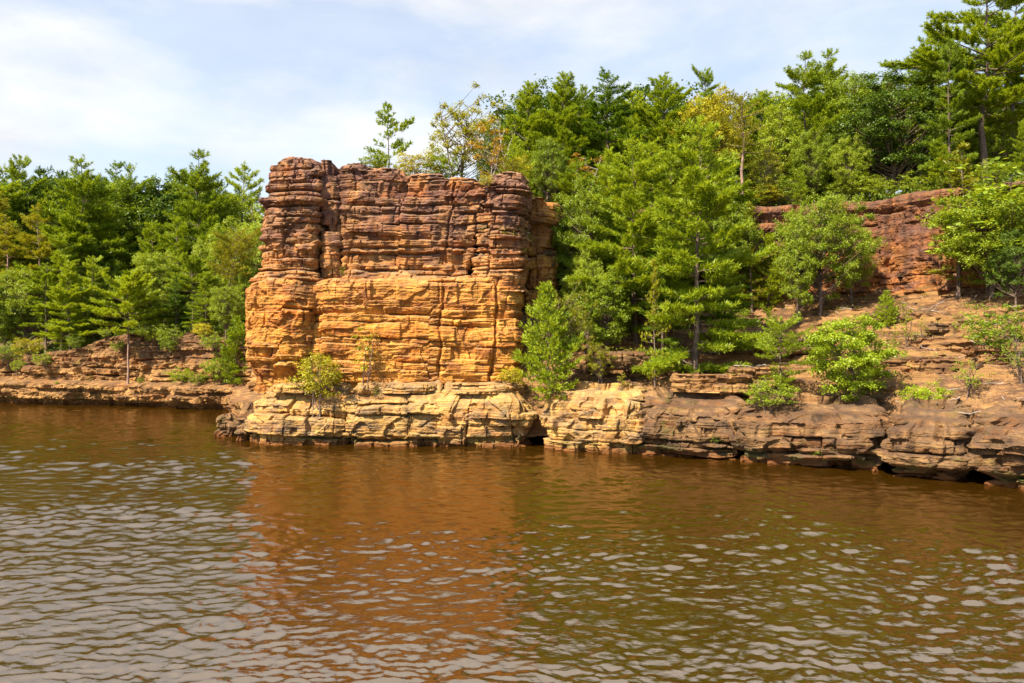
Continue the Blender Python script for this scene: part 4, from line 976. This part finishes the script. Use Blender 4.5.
# ---- skyline of the plateau
for a in [
 ('pc', 'white_pine', 531, 66, 83, 'leftmost skyline pine of the plateau, right of the dead tree', 1.31),
 ('pc', 'white_pine', 566, 65, 74, 'dense skyline pine with pale bare stem in front, second from the dead tree', 1.31),
 ('pe', 'white_pine', 607, 64, 72, 'dark knobbly crowned pine third along the skyline from the dead tree', 1.50),
 ('pc', 'white_pine', 661, 67, 76, 'broad bushy pine top between the dark knobbly pine and the yellowish tree', 1.44),
 ('oy', 'broadleaf_tree', 712, 66, 84, 'yellowish broadleaf tree on the skyline left of the bare trunked pine', .9),
 ('pd', 'white_pine', 706, 78, 68, 'greyish thin pine top sticking out behind the yellowish broadleaf', 0.8),
 ('redt', 'red_pine', 742, 60.8, 96, 'sparse pine with tall bare pinkish trunk at the cliff rim', 1.1),
 ('pa', 'white_pine', 803, 68, 52, 'left one of the two slim pine spires on the right skyline', 1.06),
 ('pa', 'white_pine', 827, 72, 50, 'right one of the two slim pine spires on the right skyline', 1.00),
 ('od', 'oak_tree', 893, 61.5, 66, 'huge dark green oak on the cliff rim left of the giant pine', 1.15),
 ('oa', 'broadleaf_tree', 853, 68, 70, 'light crowned broadleaf with pale limbs between slim spires and dark oak', .9),
 ('old', 'white_pine', 985, 58, -22, 'giant pine with grey trunk and flat boughs leaving the top of the photo', 1.3),
 ('old2', 'white_pine', 1016, 62, -12, 'second giant pine at the right edge behind the grey trunked one', 1.15),
 ('pb', 'white_pine', 950, 55.5, 40, 'light green layered pine in front of the giant pine, left of its trunk', .8),
 ('on', 'broadleaf_tree', 780, 66, 100, 'green narrow broadleaf behind the bare pink trunk on the right', 1.0),
 ('ob', 'broadleaf_tree', 812, 63, 128, 'bushy tree below the two slim spires at the cliff rim', .9),
 ('oa', 'broadleaf_tree', 548, 60, 134, 'bright leafy tree behind the right shoulder of the bluff', .8),
 ('ya', 'young_pine', 517, 57, 138, 'young pine just behind the right column of the bluff', 1.0),
 ('pc', 'white_pine', 628, 63, 118, 'pale green pine in front of the dark knobbly pine', 1.25),
 ('au', 'autumn_tree', 588, 61, 150, 'yellow tinged small tree amid the green on the rim right of the bluff', 1.2),
 ('ya', 'young_pine', 800, 60.5, 168, 'young pale pine on the rim above the orange cliff patch', 1.0),
 ('pc', 'white_pine', 1022, 54, 120, 'bright pine at the right edge below the giant pines', .9),
 ('ob', 'broadleaf_tree', 850, 61.5, 135, 'leafy understorey tree at the left foot of the dark oak', .9),
 ('oa', 'broadleaf_tree', 930, 64, 110, 'shaded broadleaf between the dark oak and the giant pine', .8),
 ('ob', 'broadleaf_tree', 684, 66, 120, 'full green crown filling the rim left of the yellowish tree', 1.0),
 ('ob', 'broadleaf_tree', 915, 63.5, 84, 'dense green crown joined to the right side of the dark oak', 1.0),
 ('oa', 'broadleaf_tree', 872, 65, 78, 'dense green crown rising behind the left side of the dark oak', 1.0),
 ('pc', 'white_pine', 586, 70, 88, 'pine tip between the pale bare stem and the dark knobbly pine', 1.25),
 ('pb', 'white_pine', 636, 70, 92, 'pine filling the gap right of the dark knobbly pine', 1.38),
 ('pa', 'white_pine', 932, 66, 34, 'pine rising between the dark oak and the giant pine', 1.2),
 ('pb', 'white_pine', 1004, 68, 22, 'pine closing the gap between the two giant pines', 1.2),
 ('ob', 'broadleaf_tree', 962, 64, 104, 'broadleaf crown in the shade left of the grey trunk of the giant pine', 1.1),
 ('oa', 'broadleaf_tree', 1002, 60, 118, 'broadleaf crown right of the grey trunk of the giant pine', 1.0),
 ('pb', 'white_pine', 765, 70, 92, 'pine standing in the gap between bare pinkish trunk and slim spires', 1.50),
 ('sb', 'shrub', 768, 62.5, 182, 'yellow bush on the cliff rim just right of the bare pinkish trunk', 1.6),
 ('sa', 'shrub', 722, 62.5, 180, 'green bush on the cliff rim just left of the bare pinkish trunk', 1.6),
 ('sa', 'shrub', 700, 63.0, 176, 'green rim bush half hidden by the big layered pine', 1.7),
 ('sa', 'shrub', 748, 63.5, 182, 'green bush right behind the base of the bare pinkish trunk', 1.8),
 ('sa', 'shrub', 788, 62.5, 176, 'green bush on the rim above the orange cliff patch', 1.6),
 ('sa', 'shrub', 845, 62.0, 172, 'low green bush on the rim under the leafy understorey tree', 1.6),
 ('sa', 'shrub', 868, 61.5, 172, 'green bush on the rim before the trunk of the dark oak', 1.8),
 ('sa', 'shrub', 884, 61.2, 174, 'small green bush on the rim right of the dark oak trunk', 1.7),
 ('sa', 'shrub', 992, 51.0, 158, 'green bush on the rim right below the trunk of the giant pine', 1.6),
 ('sa', 'shrub', 1014, 49.0, 156, 'green bush on the rim at the right edge under the bright pine', 1.6),
 ('ya', 'young_pine', 940, 56.0, 138, 'young pine on the rim before the trunk of the light green layered pine', 1.2),
 ('oa', 'broadleaf_tree', 906, 67, 70, 'leafy crown rising between the dark oak and the pine to its right', 1.1),
 ('sa', 'shrub', 925, 58.5, 168, 'low green bush on the rim under the dark oak', 1.6),
 ('sb', 'shrub', 968, 54.5, 170, 'yellowish bush on the rim left of the giant pine trunk', 1.5),
 ('sl', 'broadleaf_tree', 765, 63, 140, 'thin leaved small tree right of the bare pinkish trunk', .8),
]:
    tree(a[0], a[1], a[2], a[3], a[4], a[5], GR, a[6])
# ---- trees on the slope
for a in [
 ('hero', 'white_pine', 697, 46.5, 118, 'big layered pine with bright boughs standing alone in mid slope', 1.1),
 ('pa', 'white_pine', 636, 52, 138, 'broad feathery pine filling the slope between bluff and the big layered pine', 1.15),
 ('pg', 'white_pine', 662, 50, 225, 'dark lower pine left of the big layered pine', 1.1),
 ('ob', 'broadleaf_tree', 588, 54.5, 176, 'light broadleaf tree with leaning stems beside the shaded wall', .8),
 ('on', 'broadleaf_tree', 606, 49.5, 268, 'loose leafy tree on the slope right of the waterside pine bush', 1.2),
 ('pg', 'white_pine', 620, 53, 215, 'dark green pine below the broad feathery pine', 1.0),
 ('ya', 'young_pine', 549, 45.5, 287, 'thick bright young pine at the right foot of the bluff', 1.05),
 ('sp', 'slim_pine', 752, 57, 204, 'slim sparse pine standing before the dark cleft of the cliff', 1.1),
 ('oa', 'broadleaf_tree', 820, 54, 186, 'rounded bright green tree in front of the red cliff', .9),
 ('on', 'broadleaf_tree', 798, 53, 218, 'thin tree joined to the left of the rounded bright tree', .8),
 ('sp2', 'small_pine', 780, 40.5, 318, 'small flat boughed pine on the low outcrop left of the bright green tree', 1.15),
 ('br', 'broadleaf_tree', 850, 39.5, 310, 'bright lime green small tree with layered leaves above the water', 1.0),
 ('oa', 'broadleaf_tree', 992, 48.5, 182, 'spreading pale leaved oak against the cliff at the right edge', 1.3),
 ('od', 'oak_tree', 1016, 45.5, 226, 'dark lower oak at the right edge under the pale leaved one', .85),
 ('sp', 'slim_pine', 958, 50.5, 146, 'thin see through pine before the purple cliff right of the dark oak', 1.3),
 ('tw', 'twisted_tree', 968, 37.5, 352, 'twisted sparse tree with dark leaning stems on the right outcrop', 1.1),
 ('yb', 'young_pine', 683, 43.2, 370, 'small bright pine sapling below the big layered pine', 1.2),
 ('ya', 'young_pine', 887, 49.5, 291, 'round dark green little pine on the sandy slope', 1.2),
 ('tw', 'twisted_tree', 1018, 37.0, 322, 'twiggy tree cut by the right edge above the massive dark outcrop', .9),
 ('sl', 'broadleaf_tree', 568, 47.5, 285, 'thin dark stemmed tree behind the waterside young pine', .6),
 ('sl', 'broadleaf_tree', 598, 46, 338, 'low loose tree on the brown slope right of the waterside young pine', .9),
 ('sp', 'slim_pine', 655, 46, 262, 'spindly pine with bare grey stem left of the big layered pine', .7),
 ('pg', 'white_pine', 724, 49, 236, 'dark pine touching the right side of the big layered pine', 1.15),
 ('pa', 'white_pine', 576, 57, 160, 'tall pine rising right behind the shaded wall', 1.2),
 ('pb', 'white_pine', 648, 58, 142, 'light feathery pine at the rim behind the broad feathery pine', 1.2),
 ('hero', 'white_pine', 722, 58.5, 150, 'bright pine rooted in the cleft left of the bare pinkish trunk', 1.1),
 ('pc', 'white_pine', 610, 56, 150, 'bright feathery pine directly right of the shaded wall above the leaning stems', 1.1),
 ('pb', 'white_pine', 668, 55, 150, 'pale pine close behind the big layered pine on its left', 1.1),
 ('ob', 'broadleaf_tree', 722, 57, 190, 'leafy tree against the cleft right behind the big layered pine', .8),
 ('ob', 'broadleaf_tree', 588, 51, 250, 'bush like tree behind and above the waterside young pine', .8),
 ('ya', 'young_pine', 768, 57.5, 236, 'small green pine against the orange cliff patch', 1.1),
 ('on', 'broadleaf_tree', 852, 55.5, 214, 'leafy tree joined to the right of the rounded bright tree', .9),
]:
    tree(a[0], a[1], a[2], a[3], a[4], a[5], GS, a[6], base=15.0 if a[3] < 56 else None)
# ---- saplings and bushes of the slope
for a in [
 ('sh', 'sapling', 905, 45.5, 300, 'thin upright sapling left of the dark flat boulder', .8),
 ('sh', 'sapling', 922, 46, 316, 'feathery light sapling touching the dark flat boulder', .9),
 ('sh', 'sapling', 955, 45.8, 318, 'wispy sapling right of the dark flat boulder', .9),
 ('sh', 'sapling', 902, 39.5, 372, 'thin sapling on the bare rock right of the lime green tree', .7),
 ('sc', 'shrub', 941, 36.5, 405, 'small bright green bush hanging over the narrow rounded outcrop', 1.2),
 ('sa', 'shrub', 770, 39.5, 372, 'dark green bush under the small flat boughed pine', 1.6),
 ('sa', 'shrub', 735, 55, 300, 'dark bush at the foot of the slim pine before the cleft', 1.3),
 ('sa', 'shrub', 640, 47, 352, 'dark little bush at the foot of the spindly pine', 1.3),
 ('sa', 'shrub', 716, 40.3, 432, 'green bush in the seam of the thin bedded outcrop by the water', 1.3),
 ('sc', 'shrub', 815, 37.3, 446, 'small green plant in the undercut of the long low outcrop', 1.2),
 ('sh', 'shrub', 622, 44.5, 372, 'small leafy bush on the slope edge above the bulging outcrop', 1.4),
 ('sa', 'shrub', 1005, 40.5, 300, 'dark bush at the right edge under the oaks', 1.6),
 ('sh', 'sapling', 893, 46, 330, 'short sapling under the round dark green little pine', .8),
 ('sc', 'shrub', 925, 38, 380, 'leafy green bush left of the twisted sparse tree', 1.3),
 ('sh', 'sapling', 668, 42.6, 392, 'tiny sapling left of the small bright pine sapling', .8),
 ('dead', 'dead_tree', 947, 38.2, 388, 'pale dead branches sprawling left of the twisted sparse tree', 1.2),
]:
    kw = {}
    if a[2] in (716,): kw = dict(z=0.9, xy=(X_at(716, 40.4), 40.4))
    if a[2] in (815,): kw = dict(z=0.35, xy=(X_at(815, 37.9), 37.9))
    tree(a[0], a[1], a[2], a[3], a[4], a[5], 'saplings and bushes of the slope', a[6], base=14.0, **kw)

# fallen branch
def branch():
    x, y = X_at(986, 42.5), 42.5; zz = ground_z(x, y, 14)
    V, F = tubes([(np.array([(x - .7, y + .3, zz + .6), (x - .2, y, zz + .35), (x + .3, y - .2, zz + .05), (x + .6, y - .3, zz - .1)]), [.03, .06, .08, .07]), (np.array([(x - .1, y, zz + .3), (x + .05, y - .1, zz + .6), (x + .3, y - .2, zz + .7)]), [.05, .03, .015])], 6)
    link('fallen_branch', mesh_from('fallen_branch', V, F, M['bark_pale']), label='pale bent fallen branch on the slope below the right hand oaks', category='branch')
branch()

# ------------------------------------------------------------------ stuff: undergrowth and the far wood
def scatter_leaves(name, pts, seed, mat, size, per, rad):
    rs = np.random.RandomState(seed); P = np.repeat(np.array(pts), per, 0)
    P = P + rs.normal(size=P.shape) * np.array([rad, rad, rad * .5]) + [0, 0, rad * .5]
    N = rs.normal(size=P.shape) * .6 + [0, -.2, .8]; N /= np.linalg.norm(N, axis=1)[:, None]
    A = np.cross(N, rs.normal(size=N.shape)); A /= np.linalg.norm(A, axis=1)[:, None]; B = np.cross(N, A)
    s = size * rs.uniform(.6, 1.4, (len(P), 1))
    V = np.stack([P - A * s * .5, P + B * s * .3, P + A * s * .5, P - B * s * .3], 1).reshape(-1, 3)
    link(name, mesh_from(name, V, np.arange(len(V)).reshape(-1, 4), M[mat], smooth=False), kind='stuff')
rs = np.random.RandomState(77)
pts = []
for _ in range(900):
    px, Y = rs.uniform(-60, 290), rs.uniform(73, 98); x = X_at(px, Y)
    if Y - np.interp(x, SHORE[:, 0], SHORE[:, 1]) > 3.4: pts.append((x, Y, ground_z(x, Y)))
for _ in range(1100):
    px, Y = rs.uniform(380, 1090), rs.uniform(51, 76); x = X_at(px, Y)
    if Y - np.interp(x, CLIFF[:, 0], CLIFF[:, 1]) > 3.0 or (x < -1 and Y > 51.5): pts.append((x, Y, ground_z(x, Y)))
scatter_leaves('undergrowth', pts, 5, 'oak_dark_or_shade', .2, 60, .5)  # leaves darkened to stand in for shade on the forest floor
pts = []
for _ in range(1000):
    u, v = rs.rand(), rs.rand() ** .8; k = rs.randint(len(slope_a) - 1)
    p = (slope_a[k] * (1 - u) + slope_a[k + 1] * u) * (1 - v) + (slope_b[k] * (1 - u) + slope_b[k + 1] * u) * v
    if perlin(p[0] * .3, p[1] * .3, 8.8) > -.05: pts.append((p[0], p[1], ground_z(p[0], p[1], 13)))
scatter_leaves('ground_cover', pts, 6, 'pine_yellow', .085, 24, .17)

def scree():
    rs = np.random.RandomState(21); VV, FF, off = [], [], 0
    base = np.array([(-1,-1,-1),(1,-1,-1),(1,1,-1),(-1,1,-1),(-1,-1,1),(1,-1,1),(1,1,1),(-1,1,1)], float)
    fc = np.array([(0,3,2,1),(4,5,6,7),(0,1,5,4),(1,2,6,5),(2,3,7,6),(3,0,4,7)])
    for _ in range(620):
        u, v = rs.rand(), rs.rand(); k = rs.randint(len(slope_a) - 2)
        p = (slope_a[k] * (1 - u) + slope_a[k + 1] * u) * (1 - v) + (slope_b[k] * (1 - u) + slope_b[k + 1] * u) * v
        z = ground_z(p[0], p[1], 13); sz = math.exp(rs.normal() * .5) * .10
        q = (base + rs.normal(size=(8, 3)) * .28) * np.array([1.3, .9, .5]) * sz
        a = rs.uniform(0, 6.28); c, s_ = math.cos(a), math.sin(a)
        q = q @ np.array([[c, -s_, 0], [s_, c, 0], [0, 0, 1]]).T + [p[0], p[1], z + sz * .2]
        VV.append(q); FF.append(fc + off); off += 8
    link('scree', mesh_from('scree', np.concatenate(VV), np.concatenate(FF), M['rock_brown'], smooth=False), kind='stuff')
    # dead twigs and needles litter
    paths = []
    for _ in range(150):
        u, v = rs.rand(), rs.rand(); k = rs.randint(len(slope_a) - 2)
        p = (slope_a[k] * (1 - u) + slope_a[k + 1] * u) * (1 - v) + (slope_b[k] * (1 - u) + slope_b[k + 1] * u) * v
        z = ground_z(p[0], p[1], 13); d = rs.normal(size=3) * [1, .6, .35]; d /= np.linalg.norm(d); ln = rs.uniform(.4, 1.5)
        P = np.array([p[0], p[1], z + .08]) + d * np.linspace(-.5, .5, 5)[:, None] * ln + rs.normal(size=(5, 3)) * .05; P[:, 2] = np.maximum(P[:, 2], z + .02)
        paths.append((P, np.linspace(.03, .01, 5)))
    V, F = tubes(paths, 4)
    link('twig_litter', mesh_from('twig_litter', V, F, M['bark_pale']), kind='stuff')
scree()

for (px, py, top, lab) in [(120, 352, 338, 'small bush clinging to the banded cliff just left of the umbrella pine trunk'), (44, 366, 350, 'small bush clinging to the far left cliff face'), (168, 352, 336, 'small bush clinging to the banded cliff above the bright ledge bush'), (214, 350, 330, 'bush hanging down the dark end of the left cliff near the bluff'), (18, 372, 356, 'little bush on the left end of the far cliff')]:
    Y = shoreY(px) + .35
    tree('sa', 'shrub', px, Y, top, lab, 'bushes of the left cliff', 1.2, z=Z_at(py, Y))

def far_wood():
    rs = np.random.RandomState(9); VV = []
    def add(kind, x, y, z, s, frac):
        me = PROTO[kind][2]; co = np.empty(len(me.vertices) * 3); me.vertices.foreach_get('co', co); q = co.reshape(-1, 4, 3)
        q = q[rs.rand(len(q)) < frac]; c = q.mean(1, keepdims=True); q = c + (q - c) * (1 / math.sqrt(frac)) * .9
        a = rs.uniform(0, 6.28); Rm = np.array([[math.cos(a), -math.sin(a), 0], [math.sin(a), math.cos(a), 0], [0, 0, 1]])
        VV.append((q @ Rm.T) * s + [x, y, z])
    def put(kind, x, Y, top, frac):
        zg = ground_z(x, Y) - .5
        add(kind, x, Y, zg, (Z_at(top, Y) - zg) / PROTO[kind][0], frac)
    for i in range(64):
        Y = rs.uniform(102, 130); x = X_at(rs.uniform(-120, 238), Y)
        put(rs.choice(['pa', 'pe', 'oa', 'ob', 'pg', 'oa']), x, Y, rs.uniform(168, 190), .25)
    for i in range(60):
        Y = rs.uniform(74, 96); x = X_at(rs.uniform(505, 1120), Y)
        put(rs.choice(['ob', 'oa', 'pe', 'ob', 'pg', 'oa']), x, Y, rs.uniform(84, 112), .28)
    V = np.concatenate(VV).reshape(-1, 3)
    link('far_wood', mesh_from('far_wood', V, np.arange(len(V)).reshape(-1, 4), M['oak_dark_or_shade'], smooth=False), kind='stuff')  # dark leaf colour paints shade depth into the wooded backdrop
far_wood()
